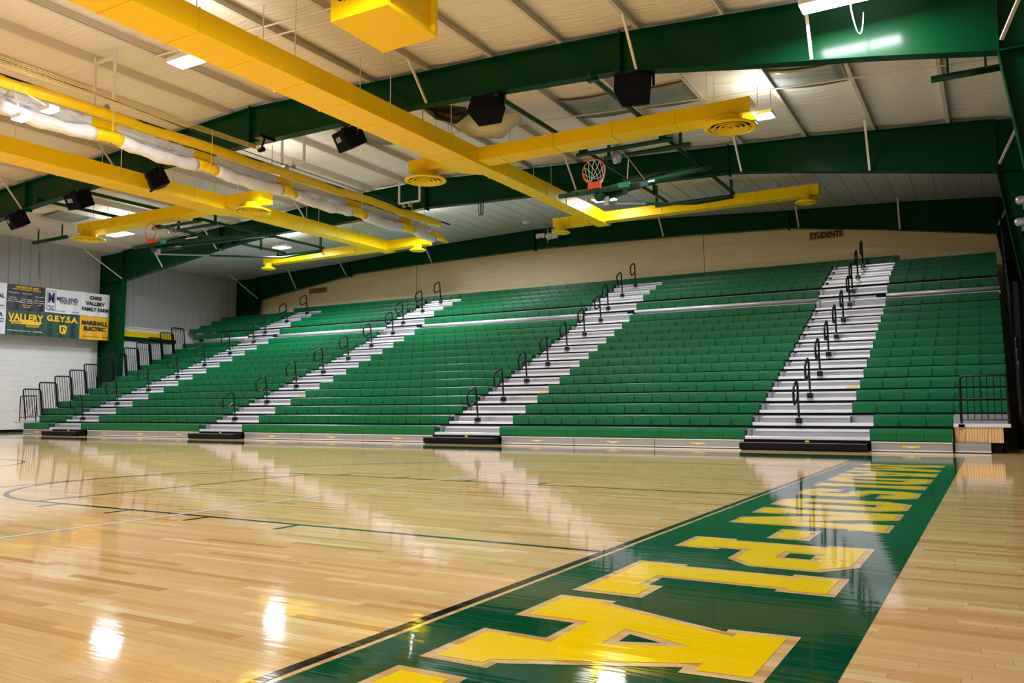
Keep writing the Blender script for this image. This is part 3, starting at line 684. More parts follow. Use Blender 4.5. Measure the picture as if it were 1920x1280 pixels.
# ------------------------------------------------------------------ basketball backstops folded up under the roof
def hoop(dx, yb, zb, xm, lab, dxp):
    """dx: centre of the pipe frame; xm: board centre"""
    h = thing('basketball_backstop', (xm, yb, zb), lab, 'basketball hoop', 'basketball hoops folded up under the roof')
    P = lambda *a: MB().tube(*a)
    for s_ in (-1.07, 1.07): P([(dx + s_, 8.2, 7.42), (dx + s_, 18.75, 7.42)], .055, 10).build('support_pipe', 'pipe_green', h)
    for (y, a_, c_) in ((12.5, -1.25, 1.3), (13.1, -.75, 1.55), (18.62, -1.4, 1.1)):
        P([(dx + a_, y, 7.30), (dx + c_, y, 7.30)], .055, 10).build('cross_pipe', 'pipe_green', h)
    for (x, y) in ((-.62, 13.1), (1.3, 13.1), (-1.35, 18.6), (1.05, 18.6), (-.95, 17.3)):
        zt = rtop(dx + x, min(y, YB)) if y < 16.5 else interp(TOP[YC], dx + x)
        MB().box(dx + x - .035, dx + x + .035, y - .035, y + .035, 7.3, zt).build('drop_hanger', 'pipe_green', h)
    for s_ in (-1.07, 1.07):
        for y in (8.4, 12.5, 15.9): MB().box(dx + s_ - .1, dx + s_ + .1, y - .06, y + .06, 7.34, 7.5).build('pipe_clamp', 'pipe_green', h)
    # mast from the hinge down to the folded board
    hy, hz = 15.1, 7.22
    a = Vector((xm - .0, yb - .02, zb - .17)); c = Vector((dxp, hy, hz)); d = (c - a)
    mast = P([a, a + d * .22], .115, 18).build('mast_sleeve', 'pipe_green', h, smooth=True)
    P([a + d * .2, c], .065, 14).build('mast', 'pipe_green', h, smooth=True)
    P([Vector((dx - 1.07, hy, hz + .05)), Vector((dx + 1.07, hy, hz + .05))], .055, 10).build('hinge_pipe', 'pipe_green', h)
    P([a + d * .25 + Vector((.5, 0, .12)), c + Vector((.4, 0, .02))], .05, 10).build('side_stay', 'pipe_green', h)
    P([a + d * .25 + Vector((-.4, 0, .12)), c + Vector((-.9, 0, .02))], .04, 10).build('side_stay', 'pipe_green', h)
    # folding brace
    q = a + Vector((.15, .1, -.16)); r_ = Vector((dx + .35, 17.2, 6.85))
    P([q, q + (r_ - q) * .38], .03, 8).build('brace_tube', 'galv', h); P([q + (r_ - q) * .36, r_], .04, 8).build('fold_brace', 'pipe_green', h)
    P([r_, Vector((dx + 1.07, 18.62, 7.25))], .04, 8).build('fold_brace', 'pipe_green', h)
    MB().box(q.x - .06, q.x + .06, q.y - .04, q.y + .04, q.z - .03, q.z + .16).build('brace_lug', 'galv', h)
    # board lying face up, tilted up to the back
    ex = Vector((1, 0, 0)); ey = Vector((0, 1.0, .31)).normalized(); ez = ex.cross(ey)
    o = Vector((xm, yb, zb))
    MB().obox(o + ey * .5, ex * .93, ey * .50, ez * .02).build('backboard', 'glass', h)
    MB().obox(o + ey * -.02 - ez * .03, ex * .96, ey * .045, ez * .05).build('edge_pad', 'pad_green', h, bevel=.01)
    MB().obox(o + ey * .16 - ez * .05, ex * .85, ey * .12, ez * .035).build('edge_pad', 'pad_green', h, bevel=.01)
    b = MB()
    for k in range(7): b.obox(o - ex * (.75 - .25 * k) - ey * .068 - ez * .03, ex * .012, ey * .004, ez * .03)
    b.build('pad_clips', 'rail_black', h)
    for s_ in (-1, 1): MB().obox(o + ex * s_ * .9 + ey * .25 + ez * -.03, ex * .05, ey * .25, ez * .05).build('edge_pad', 'pad_green', h)
    MB().obox(o + ex * .62 + ey * -.07 + ez * .02, ex * .13, ey * .03, ez * .055).build('corner_highlight', 'pad_highlight', h)  # teal colour stands in for the highlight on the pad edge
    MB().obox(o + ey * .6 - ez * .06, ex * .35, ey * .3, ez * .03).build('board_frame', 'pipe_green', h)
    # rim standing up from the board
    rc = Vector((xm - .10, yb - .02, zb + .40)); n = 32; R = .27
    rim = MB().tube([rc + Vector((R * math.cos(2 * math.pi * k / n), -.02, R * math.sin(2 * math.pi * k / n))) for k in range(n + 1)], .012, 8, caps=False).build('rim', 'orange', h, smooth=True)
    MB().prism([(xm - .25, zb + .02), (xm + .05, zb + .02), (xm + .04, zb + .16), (xm - .0, zb + .17), (xm - .2, zb + .17), (xm - .24, zb + .15)], 'y', yb - .05, yb + .03).build('rim_bracket', 'orange', h)
    # net drooping from the upright rim towards the floor
    b = MB(); K = 12; rnd = random.Random(3)
    def npt(k, lv):
        A = 2 * math.pi * k / K + (math.pi / K) * (lv % 2)
        top = rc + Vector((R * math.cos(A), 0, R * math.sin(A))); s_ = lv / 5
        tgt = rc + Vector((-.06 + .11 * math.cos(A), .12 + .05 * math.sin(3 * A), -.20 + .07 * math.sin(A)))
        return top.lerp(tgt, s_ ** .75) + Vector((0, .10 * math.sin(math.pi * s_), -.03 * math.sin(math.pi * s_)))
    for lv in range(5):
        for k in range(K):
            b.tube([npt(k, lv), npt(k, lv + 1)], .005, 4, caps=False); b.tube([npt(k, lv), npt(k - 1 if lv % 2 == 0 else k + 1, lv + 1)], .005, 4, caps=False)
    b.build('net', 'net', rim)
    # winch pulley, pulley cable
    MB().lathe([(.001, -.16), (.10, -.13), (.13, -.04), (.13, .04), (.09, .13), (.001, .15)], (dx + .0 - .15, 12.5, 7.08), 16).build('safety_strap_reel', 'galv', h, smooth=True)
    MB().tube([(dx - .02, 12.5, 7.2), (dx + .22, 12.35, 6.95), (xm + .75, yb + .8, zb + .30)], .008, 5).build('lift_cable', 'rope', h)
    MB().tube([(dx + .22, 12.35, 6.93), (dx + .24, 12.2, zb + .80)], .012, 5).build('lift_strap', 'white_vinyl', h)
hoop(-5.72, 9.99, 5.60, -5.25, 'green basketball backstop with netted orange rim, folded up right of the long duct', -4.66)
hoop(-22.5, 10.6, 6.16, -21.1, 'green basketball backstop with orange rim, folded up near the left wall', -20.9)
for x0, x1, y, lab in ((-30.0, -27.85, 11.85, 'short green pipe hanging at the ceiling edge near the left wall'), (1.2, 2.45, 11.8, 'short green pipe under the ceiling near the right frame column')):
    h = thing('anchor_pipe', ((x0 + x1) / 2, y, 7.3), lab, 'pipe'); MB().tube([(x0, y, 7.35), (x1, y, 7.35)], .07, 12).build('pipe', 'pipe_green', h, smooth=True)
    b = MB()
    for x in (x0 + .3, x1 - .3): b.box(x - .02, x + .02, y - .02, y + .02, 7.35, rtop(x, y) + .1)
    b.build('hanger', 'pipe_green', h)
    if x0 < -20: MB().tube([(x0 + .3, y, 7.3), (x0 + .4, y, 7.05), (x0 + .45, y, 5.9)], .012, 5).build('pull_cord', 'cable', h); MB().lathe([(.001, -.07), (.06, 0), (.001, .07)], (x0 + .38, y, 7.05), 10).build('pulley', 'galv', h)

# ------------------------------------------------------------------ bleachers
ZS = [None, .409, .672, .935, 1.198, 1.461, 1.724, 1.987, 2.25, 2.513, 2.78, 3.055, 3.33, 3.598, 3.90, 4.36, 4.73, 4.965, 5.22, 5.485, 5.75]
Yr = lambda n: 10.8 + (n - 1) * .642
XL_B, XR_B = -29.5, 2.245
BL = [(-29.65, -26.8, 6), (-24.9, -18.95, 13), (-17.1, -10.2, 15), (-8.3, -2.44, 13), (-.55, 2.25, 6)]
where = ['left of the first aisle from the left', 'between the first and second aisles from left', 'between the second and third aisles from left', 'between the third and fourth aisles from left', 'right of the fourth aisle']
words_n = ['', 'first', 'second', 'third', 'fourth', 'fifth', 'sixth', 'seventh', 'eighth', 'ninth', 'tenth', 'eleventh', 'twelfth', 'thirteenth', 'fourteenth', 'fifteenth', 'sixteenth', 'seventeenth', 'eighteenth', 'nineteenth', 'top']
SEATM = {}
def seat_mesh(w, lower):
    key = (round(w, 4), lower)
    if key in SEATM: return SEATM[key]
    b = MB(); h = .205; d = .30
    g = .004; c = 0.0 if lower else .038
    # front skirt outline in x,z: bottom corners sweep in
    out = [(-w / 2 + g, 0), (w / 2 - g, 0), (w / 2 - g, -.06), (w / 2 - g - c * .35, -.12), (w / 2 - g - c, -h), (-w / 2 + g + c, -h), (-w / 2 + g + c * .35, -.12), (-w / 2 + g, -.06)]
    n = len(out); vs = [(x, (0.012 if z > -.01 else 0.0) + (-z) * .05, z) for x, z in out] + [(x, .02 + (-z) * .05, z) for x, z in out]
    fs = [tuple(range(n)), tuple(range(2 * n - 1, n - 1, -1))] + [(i, i + n, (i + 1) % n + n, (i + 1) % n) for i in range(n)]
    b.add(vs, fs)
    # top pan, slightly dished
    prof = [(.012, 0), (.03, .008), (.10, -.004), (.20, -.006), (.28, .012), (d, .018), (d, -.01), (.02, -.02)]
    vs = [(sx_ * (w / 2 - g), y, z) for sx_ in (-1, 1) for y, z in prof]; m_ = len(prof)
    b.add(vs, [tuple(range(m_))[::-1], tuple(range(m_, 2 * m_))] + [(i, (i + 1) % m_, (i + 1) % m_ + m_, i + m_) for i in range(m_)])
    me = bpy.data.meshes.new('seat'); me.from_pydata(b.v, [], b.f); me.materials.append(MATS['seat_green']); me.update()
    SEATM[key] = me; return me
def bench(n, bi, x0, x1, k, lab):
    Y, Z = Yr(n), ZS[n]
    h = thing('bleacher_bench', ((x0 + x1) / 2, Y, Z - .21), lab, 'bleacher bench', 'green bleacher benches')
    w = (x1 - x0) / k
    MB().box(x0 + .01, x1 - .01, Y + .06, Y + .26, Z - .138, Z - .03).build('bench_beam', 'seat_shaded', h)
    MB().box(x0 + .004, x1 - .004, Y + .012, Y + .024, Z - .207, Z - .012).build('bench_skirt', 'seat_shaded', h)
    me = seat_mesh(w, n == 1)
    for i in range(k):
        o = bpy.data.objects.new('seat', me); COL.objects.link(o); o.parent = h; o.location = (x0 + w * (i + .5) - (x0 + x1) / 2, 0, .21); ORG[o.name] = ORG[h.name]
for bi, (x0, x1, k) in enumerate(BL):
    for n in range(1, 20):
        a, c, kk = x0, x1, k
        if bi == 4 and n <= 2: a, c, kk = -.08, 1.32, 3
        if bi == 0 and n == 1: a, c, kk = -28.3, -26.75, 4
        if bi == 0 and n == 2: a, c, kk = -28.45, -26.8, 4
        if bi == 0 and 3 <= n < 16: a, kk = -29.5 - .085 * (n - 3), 6 + (n > 9)
        if bi == 0 and n >= 16: a, kk = -31.6, 10
        if n == 1 and bi in (1, 2, 3): pass
        bench(n, bi, a, c, kk, 'green bench of the %s row, %s' % (words_n[n], where[bi]))
bench(20, 1, -27.3, -.47, 58, 'long green top bench running along the cream end wall')

# decks: aluminium nosing, deck board and riser for every row
for n in range(1, 20):
    Y, Z = Yr(n), ZS[n]; zd = Z - .145; xa, xb_ = (XL_B, XR_B) if n > 2 else ((-28.35, 1.34) if n == 1 else (XL_B, XR_B))
    h = thing('bleacher_deck', ((xa + xb_) / 2, Y, Z - .21), 'aluminium deck board with riser under the green seats of the %s row' % words_n[n], 'bleacher deck', 'bleacher deck boards')
    MB().box(xa, xb_, Y + .025, Y + .055, Z - .208, zd).build('nosing', 'alu_bright', h, bevel=.006)
    MB().box(xa, xb_, Y + .055, Y + .665, zd - .03, zd - .004).build('deck_board', 'alu', h)
    MB().box(xa, xb_, Y + .03, Y + .10, Z - .264, Z - .208).build('shade_strip', 'gap_black', h)  # black strip stands in for the shade under the nosing
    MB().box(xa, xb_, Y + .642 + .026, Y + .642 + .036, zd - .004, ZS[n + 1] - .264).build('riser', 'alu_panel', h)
# wide aluminium edge below the fifteenth row
MB_ = [(-24.9, -18.95), (-17.1, -10.2), (-8.3, -2.44), (-.55, 2.28), (-29.65, -26.8)]
wl_ = ['between first and second aisles', 'between second and third aisles', 'between third and fourth aisles', 'right of the fourth aisle', 'left of the first aisle']
for (x0, x1), wn_ in zip(MB_, wl_):
    h = thing('walkway_edge', ((x0 + x1) / 2, 19.75, 4.0), 'long silver walkway edge beam %s, below the upper seats' % wn_, 'walkway edge', 'silver walkway edges')
    MB().tube([(x0 - .02, 19.72, 4.075), (x1, 19.72, 4.075)], .052, 12).build('edge_tube', 'alu_bright', h, smooth=True)
    MB().box(x0 - .28, x0 - .02, 19.67, 19.78, 4.02, 4.13).build('end_cap', 'gap_black', h)
    MB().box(x0, x1, 19.75, 19.80, 3.92, 4.0).build('edge_board', 'white_steel', h)
# aisle steps
AI = [(-26.8, -24.9), (-18.95, -17.1), (-10.2, -8.3), (-2.44, -.55)]
for ai, (x0, x1) in enumerate(AI):
    for n in range(1, 20):
        Y, Z = Yr(n), ZS[n]; zd = Z - .145; e = x1 if not (ai == 3 and n == 1) else -.08
        hh = (ZS[n + 1] - Z) / 2
        h = thing('aisle_step', ((x0 + x1) / 2, Y, zd), 'aluminium intermediate step at the %s row of the %s aisle from left' % (words_n[n], words_n[ai + 1]), 'step', 'aluminium aisle steps')
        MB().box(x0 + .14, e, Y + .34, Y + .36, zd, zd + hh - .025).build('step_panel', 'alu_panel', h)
        MB().box(x0 + .14, e, Y + .32, Y + .345, zd + hh - .035, zd + hh + .002).build('step_nosing', 'alu_bright', h)
        MB().box(x0 + .14, e, Y + .34, Y + .70, zd + hh - .02, zd + hh).build('tread', 'alu', h)
        MB().box(x0 + .03, x0 + .08, Y + .22, Y + .34, zd, zd + hh).build('bracket', 'galv', h)
        if (n in (5,) and ai in (2, 3)) or (n in (5,) and ai == 1): MB().box(e - .28, e - .03, Y + .018, Y + .024, zd - .05, zd - .01).build('warning_label', 'label_yellow', h)
    # black front step
    h = thing('front_step', ((x0 + x1) / 2, 10.45, 0), 'low black step box on the floor at the foot of the %s aisle from left' % words_n[ai + 1], 'step', 'black steps at the foot of the aisles')
    a, c = {0: (-26.5, -24.55), 1: (-18.95, -17.0), 2: (-10.25, -8.25), 3: (-2.45, -.08)}[ai]
    MB().box(a + .02, c - .02, 10.42, 10.80, .135, .15).build('top_plate', 'black_step', h, bevel=.004)
    MB().box(a, c, 10.40, 10.42, .03, .145).build('front_panel', 'black_step', h)
    MB().box(a + .03, c - .03, 10.42, 10.76, 0.0, .135).build('box', 'black_step', h)
    MB().box(a + .01, c - .01, 10.395, 10.42, .146, .152).build('edge_strip', 'galv', h)
    MB().box((a + c) / 2 + .02, (a + c) / 2 + .10, 10.72, 10.735, .16, .19).build('warning_label', 'label_yellow', h)
    MB().box(a + .1, c - .1, 10.78, 10.84, .0, .20).build('back_panel', 'gap_black', h)
# kick boards
KB = [(-28.35, -26.55, 'left of the first aisle'), (-24.55, -18.95, 'between first and second aisles'), (-17.0, -10.25, 'between second and third aisles'), (-8.25, -2.46, 'between third and fourth aisles'), (-.06, 1.32, 'right of the fourth aisle')]
for x0, x1, wn_ in KB:
    h = thing('kick_board', ((x0 + x1) / 2, 10.82, 0), 'silver kick board along the floor under the front bench, ' + wn_, 'kick board', 'silver kick boards')
    L = x1 - x0; k = max(1, round(L / 1.95)); w = L / k
    for i in range(k):
        a = x0 + i * w + .006; c = a + w - .012
        MB().box(a, c, 10.82, 10.84, .012, .185).build('panel', 'alu_panel', h)
        MB().box(a, c, 10.805, 10.83, .012, .035).build('bottom_rail', 'alu_bright', h); MB().box(a, c, 10.805, 10.83, .168, .188).build('top_rail', 'alu_bright', h)
        m_ = (a + c) / 2
        if k == 1 or i % 2 == 1 or k > 2:
            MB().box(m_ - .15, m_ - .05, 10.812, 10.82, .085, .115).build('latch_plate', 'label_yellow', h); MB().box(m_ + .05, m_ + .15, 10.812, 10.82, .085, .115).build('latch_plate', 'label_yellow', h); MB().box(m_ - .05, m_ + .05, 10.81, 10.82, .075, .105).build('latch', 'white_paint', h)
    MB().box(x0 + .01, x1 - .01, 10.85, 10.9, 0, .2).build('backing', 'gap_black', h)
# solid dark body below and behind so nothing shows through
b = MB()
for n in range(1, 20):
    b.box(XL_B + .1 if n > 2 else -28.3, (XR_B - .1) if n > 1 else 1.2, Yr(n) + .15, Yr(n) + .80, 0.0 if n < 3 else ZS[n] - .8, ZS[n] - .262)
tag(b.build('bleacher_underframe', 'gap_black'), 'dark folding steel underframe carrying the green bleachers', 'bleacher frame')

# handrails
RROW = [2, 4, 6, 8, 10, 12, 14, 15, 17, 19]
XRAIL = [-25.78, -18.14, -9.33, -1.49]
def handrail_at(x, Y, z):
    h = thing('handrail', (x, Y, z), 'x', 'handrail', 'black looped aisle handrails')
    T = lambda dy, dz: (x, Y + dy - .10 * dz + .0, z + dz)
    pts = [T(0, 0), T(0, .74), T(-.01, .80), T(-.05, .845), T(-.10, .85), T(-.36, .72), T(-.42, .66), T(-.43, .60), T(-.43, .46), T(-.41, .40), T(-.37, .375), T(-.31, .38), T(-.02, .52)]
    MB().tube(pts, .024, 10).build('rail_loop', 'rail_black', h, smooth=True)
    MB().box(x - .06, x + .06, Y - .07, Y + .05, z - .01, z + .10).build('socket', 'rail_black', h, bevel=.008)
    MB().tube([T(0, .095), T(0, .13)], .027, 10).build('collar', 'galv', h)
    MB().box(x - .05, x + .03, Y - .10, Y - .05, z - .06, z - .015).build('foot_clip', 'galv', h)
    return h
proto = handrail_at(XRAIL[0], Yr(2), ZS[2] - .145)
first = True
for ai, x in enumerate(XRAIL):
    for j, n in enumerate(RROW):
        o = proto if first else copy_tree(proto, (x, Yr(n) + .03, ZS[n] - .145)); first = False
        o['label'] = 'black looped handrail in the %s aisle from left, %s up from the floor' % (words_n[ai + 1], words_n[j + 1] if j < 9 else 'topmost')

# guard rails at both bleacher ends
def guard(x, Y, z, hgt=1.13, w=.66):
    h = thing('guard_rail', (x, Y, z), 'x', 'guard rail', 'black guard rails at the bleacher ends')
    T = lambda dy, dz: (x, Y + dy - .118 * dz, z + dz); r = .07
    MB().tube([T(0, 0), T(0, hgt - r), T(r * .3, hgt - r * .3), T(r, hgt), T(w - r, hgt), T(w - r * .3, hgt - r * .3), T(w, hgt - r), T(w, 0)], .026, 8).build('frame', 'rail_black', h, smooth=True)
    MB().tube([T(0, .12), T(w, .12)], .014, 6).build('bottom_bar', 'rail_black', h)
    for k in range(6): MB().tube([T(w * (k + 1) / 7, .12), T(w * (k + 1) / 7, hgt)], .011, 5).build('baluster', 'rail_black', h)
    return h
gp = None
for n in range(2, 20):
    Y, z = Yr(n) - .06, ZS[n] - .145
    for x, side in ((-29.05 - .085 * n, 'left'), (2.42, 'right')):
        if side == 'left' and n > 13: continue
        if gp is None: gp = guard(x, Y, z); o = gp
        else: o = copy_tree(gp, (x, Y, z))
        o['label'] = 'black barred guard rail at the %s end of the %s bleacher row' % (side, words_n[n])
h = thing('guard_rail', (-28.95, 11.3, .45), 'low black barred guard rail standing on the front left corner of the bleachers', 'guard rail')
def xguard(h, xa, xb_, Y, z0, z1, nb, lw=.02):
    r = .07
    MB().tube([(xa, Y, z0), (xa, Y, z1 - r), (xa + r * .3, Y, z1 - r * .3), (xa + r, Y, z1), (xb_ - r, Y, z1), (xb_ - r * .3, Y, z1 - r * .3), (xb_, Y, z1 - r), (xb_, Y, z0)], lw, 8).build('frame', 'rail_black', h, smooth=True)
    MB().tube([(xa, Y, z0 + .14), (xb_, Y, z0 + .14)], .013, 6).build('bottom_bar', 'rail_black', h)
    for k in range(nb):
        x = xa + (xb_ - xa) * (k + 1) / (nb + 1); MB().tube([(x, Y, z0 + .14), (x, Y, z1)], .008, 5).build('baluster', 'rail_black', h)
xguard(h, -29.55, -28.5, 11.35, .46, 1.40, 7)
MB().box(-29.65, -28.45, 11.2, 11.5, .40, .46).build('base_plate', 'alu', h)
h = thing('guard_rail', (1.83, 11.0, .47), 'black barred guard rail above the plywood platform, bottom right', 'guard rail')
xguard(h, 1.47, 2.22, 10.95, .46, 1.40, 6, .024)
MB().tube([(1.47, 10.95, .98), (2.22, 10.95, .98)], .01, 6).build('mid_bar', 'rail_black', h)
MB().box(1.42, 1.52, 10.9, 11.0, .44, .52).build('socket', 'galv', h)
h = thing('wheelchair_platform', (1.75, 11.2, 0), 'low platform with plywood front and silver edge at the right bleacher end', 'platform')
MB().box(1.35, 2.12, 10.92, 10.94, .19, .46).build('plywood_panel', 'plywood', h)
MB().box(1.34, 1.92, 10.86, 10.88, .02, .185).build('kick_panel', 'alu_panel', h)
MB().box(1.34, 1.92, 10.85, 10.87, .015, .04).build('kick_rail', 'alu_bright', h)
MB().box(1.34, 2.24, 10.90, 10.94, .465, .53).build('nosing', 'alu_bright', h)
MB().box(1.34, 2.24, 10.94, 11.50, .47, .50).build('deck', 'alu', h)
MB().box(1.34, 2.24, 11.42, 11.44, .50, .70).build('back_panel', 'alu_panel', h)
MB().box(1.345, 2.10, 10.96, 11.4, 0, .45).build('base', 'gap_black', h)
MB().box(1.325, 1.345, 10.80, 11.0, .01, .46).build('end_post', 'gap_black', h)

b = MB(); n = 28; vs = []
for i in range(n + 1):
    x = 2.36 + (XR - .03 - 2.36) * i / n; y = 12.7 + .03 * math.sin(i * 1.7)
    vs += [(x, y, .01), (x, y, 3.3), (x, y + .02, 3.3), (x, y + .02, .01)]
b.add(vs, [(i * 4 + k, i * 4 + (k + 1) % 4, i * 4 + 4 + (k + 1) % 4, i * 4 + 4 + k) for i in range(n) for k in range(4)] + [(0, 3, 2, 1), (4 * n, 4 * n + 1, 4 * n + 2, 4 * n + 3)])
tag(b.build('end_curtain', 'gap_black'), 'black cloth closing the gap between bleachers and right wall', 'curtain')

# ------------------------------------------------------------------ left wall: yellow shelf, banners
h = thing('wall_pad', (-31.7, 18.2, 4.0), 'yellow padded band with dark green lower strip on the left wall behind the column', 'wall pad')
MB().box(XL, XL + .1, 16.2, 19.75, 4.17, 4.42).build('yellow_band', 'duct_yellow', h); MB().box(XL, XL + .14, 16.2, 19.75, 4.0, 4.17).build('green_strip', 'beam_green', h)
XB = -31.0; zt_, zm_, zl_ = 5.80, 4.80, 3.80
bcols = [(9.95, 11.47), (11.47, 12.98), (12.98, 14.47), (14.47, 15.80)]
def banner(ci, row, m_, lab):
    y0, y1 = bcols[ci]; s = (y0 - 9.95) / 5.85; s1 = (y1 - 9.95) / 5.85
    za, zb = (zm_ + .0, zt_ - .02) if row == 0 else (zl_ + .0, zm_ - .01)
    h = thing('banner', (XB, (y0 + y1) / 2, za), lab, 'banner', 'sponsor banners on the left wall')
    b = MB(); ny, nz = 24, 4; vs = []
    for side in (0, 1):
        for j in range(nz + 1):
            for i in range(ny + 1):
                y = y0 + .005 + (y1 - y0 - .01) * i / ny; z = za + (zb - za) * j / nz + .03 * (y - 9.95) / 5.85 * 2 - .012 * math.sin(math.pi * i / ny)
                vs.append((XB + .012 * math.sin(y * 13 + row) * (1.2 - j / nz) - side * .006, y, z))
    o_ = (ny + 1) * (nz + 1)
    fs = [(j * (ny + 1) + i, j * (ny + 1) + i + 1, (j + 1) * (ny + 1) + i + 1, (j + 1) * (ny + 1) + i) for j in range(nz) for i in range(ny)]
    fs += [tuple(o_ + v for v in reversed(f)) for f in fs]
    b.add(vs, fs); b.build('cloth', m_, h, smooth=True)
    W_, H_ = y1 - y0, zb - za; zc = (za + zb) / 2 + .03 * ((y0 + y1) / 2 - 9.95) / 5.85 * 2
    def T(body, fy, fz, fw, fh, mm, bold=.02): return text_mesh('lettering', body, fw * W_, fh * H_, (XB + .03, y0 + fy * W_, zc + (fz - .5) * H_), (0, 1, 0), (0, 0, 1), mm, h, bold)
    return h, T, (y0, y1, zc, W_, H_)
h, T, q = banner(0, 0, 'banner_white', 'white banner cut by the picture edge, upper one, ending in navy letters AL'); T('MEMORIAL', .56, .5, .78, .17, 'ink_navy', .03); T('740-555', .8, .1, .3, .06, 'ink_black')
h, T, q = banner(0, 1, 'banner_white', 'white banner cut by the picture edge, lower one, with purple letters R and LC'); T('R', .86, .78, .13, .14, 'ink_navy', .03); T('LC', .83, .55, .22, .14, 'ink_navy', .03)
h, T, q = banner(1, 0, 'banner_black', 'black banner listing donors under gold title lettering')
T('MADISON-PLAINS', .5, .90, .6, .09, 'ink_gold', .03); T('GYM CHAIR PROJECT DONORS', .5, .80, .74, .07, 'ink_gold', .03)
for fy, fz, fw in ((.16, .66, .26), (.5, .66, .24), (.83, .58, .22), (.15, .47, .18), (.15, .39, .24), (.18, .31, .34), (.5, .43, .26), (.5, .36, .34), (.5, .29, .3), (.82, .42, .24), (.82, .33, .26), (.84, .24, .08)): T('donor names', fy, fz, fw, .045, 'ink_white', .02)
T('Gold Level', .5, .19, .22, .06, 'ink_gold', .03); T('donor names', .5, .11, .18, .04, 'ink_white')
h, T, q = banner(1, 1, 'banner_green', 'green banner reading VALLERY in gold with a gold bar beneath')
T('VALLERY', .5, .70, .92, .30, 'ink_gold', .04)
y0, y1, zc, W_, H_ = q
MB().prism([(y0 + .06 * W_, zc + .06 * H_), (y0 + .94 * W_, zc + .06 * H_), (y0 + .86 * W_, zc - .07 * H_), (y0 + .12 * W_, zc - .07 * H_)], 'x', XB + .02, XB + .026).build('gold_bar', 'ink_gold', h)
T('& DORN', .24, .49, .28, .08, 'banner_green'); T('INSURANCE', .68, .37, .34, .08, 'ink_gold'); T('12790 West Street, Sedalia, OH 43151', .33, .16, .6, .05, 'ink_white'); T('614-879-4000', .82, .16, .24, .05, 'ink_white')
h, T, q = banner(2, 0, 'banner_white', 'white banner with purple MIDLAND lettering and a framed letter M'); y0, y1, zc, W_, H_ = q
T('M', .16, .60, .17, .42, 'ink_navy', .04); T('MIDLAND', .16, .25, .18, .05, 'ink_navy'); T('TITLE', .16, .17, .12, .05, 'ink_navy'); T('MIDLAND', .62, .60, .60, .17, 'ink_navy', .02); T('TITLE EST LLC', .65, .45, .52, .10, 'ink_black'); T('22 Main Street, London, OH 43140', .3, .08, .5, .045, 'ink_navy'); T('740-852-2000', .85, .08, .2, .045, 'ink_navy')
b = MB()
for a, c in (((.04, .12), (.04, .88)), ((.04, .88), (.28, .88)), ((.28, .88), (.28, .12)), ((.28, .12), (.04, .12))): b.bar((XB + .028, y0 + a[0] * W_, zc + (a[1] - .5) * H_), (XB + .028, y0 + c[0] * W_, zc + (c[1] - .5) * H_), .012, .006, (1, 0, 0))
b.build('logo_frame', 'ink_navy', h)
h, T, q = banner(2, 1, 'banner_green', 'green banner reading G.E.Y.S.A. in gold above a gold mustang head'); y0, y1, zc, W_, H_ = q
T('G.E.Y.S.A.', .5, .76, .9, .26, 'ink_gold', .05)
P2 = lambda L_: [(y0 + a * W_, zc + (c - .5) * H_) for a, c in L_]
MB().prism(P2([(.42, .50), (.56, .52), (.63, .46), (.62, .34), (.60, .20), (.56, .12), (.54, .18), (.50, .10), (.49, .18), (.44, .16), (.42, .26), (.41, .40)]), 'x', XB + .02, XB + .027).build('mascot_head', 'ink_gold', h)
MB().prism(P2([(.47, .44), (.55, .43), (.60, .33), (.56, .35), (.53, .40), (.50, .36), (.52, .25), (.48, .22), (.46, .34)]), 'x', XB + .028, XB + .031).build('mascot_lines', 'banner_green', h)
h, T, q = banner(3, 0, 'banner_white', 'white banner reading CHRIS VALLERY FAMILY FARM in black')
T('CHRIS', .5, .78, .42, .17, 'ink_black', .05); T('VALLERY', .5, .53, .66, .17, 'ink_black', .05); T('FAMILY FARM', .5, .28, .92, .17, 'ink_black', .05)
h, T, q = banner(3, 1, 'banner_gold', 'golden banner reading MARSHALL ELECTRIC in black')
T('MARSHALL', .5, .70, .88, .19, 'ink_black', .05); T('ELECTRIC', .5, .46, .74, .18, 'ink_black', .05); T('10260 Danville Rd, London OH 43140', .38, .12, .58, .045, 'ink_black'); T('740-852-5000', .86, .12, .2, .045, 'ink_black')

# ------------------------------------------------------------------ end wall signs and devices
for x0, x1, z, lab in ((-27.16, -26.05, 6.70, 'black STUDENTS sign on the cream end wall, far left'), (-3.37, -2.30, 6.86, 'black STUDENTS sign on the cream end wall, right side')):
    h = thing('wall_sign', ((x0 + x1) / 2, YBK, z), lab, 'sign', 'STUDENTS signs on the end wall')
    MB().box(x0 - .04, x1 + .04, YBK - .012, YBK, z - .14, z + .14).build('backing', 'sign_back', h)
    text_mesh('lettering', 'STUDENTS', x1 - x0, .21, ((x0 + x1) / 2, YBK - .016, z), (1, 0, 0), (0, 0, 1), 'ink_black', h, .04)
h = thing('wall_camera', (-13.1, 23.2, 7.72), 'white rounded camera unit with black spiral mark on the far green frame', 'camera')
MB().tube([(-13.42, 23.1, 7.80), (-13.36, 23.1, 7.80), (-12.95, 23.1, 7.82), (-12.90, 23.1, 7.82)], [.10, .14, .14, .10], 16).build('body', 'white_paint', h, smooth=True)
b = MB()
for k in range(5): a_ = k * 1.2; b.tube([(-13.18 + .085 * math.cos(a_ + j * .3) * (1 - j * .1), 22.955 + .01 * j, 7.80 + .085 * math.sin(a_ + j * .3) * (1 - j * .1)) for j in range(5)], .012, 5)
b.build('spiral_mark', 'ink_black', h)
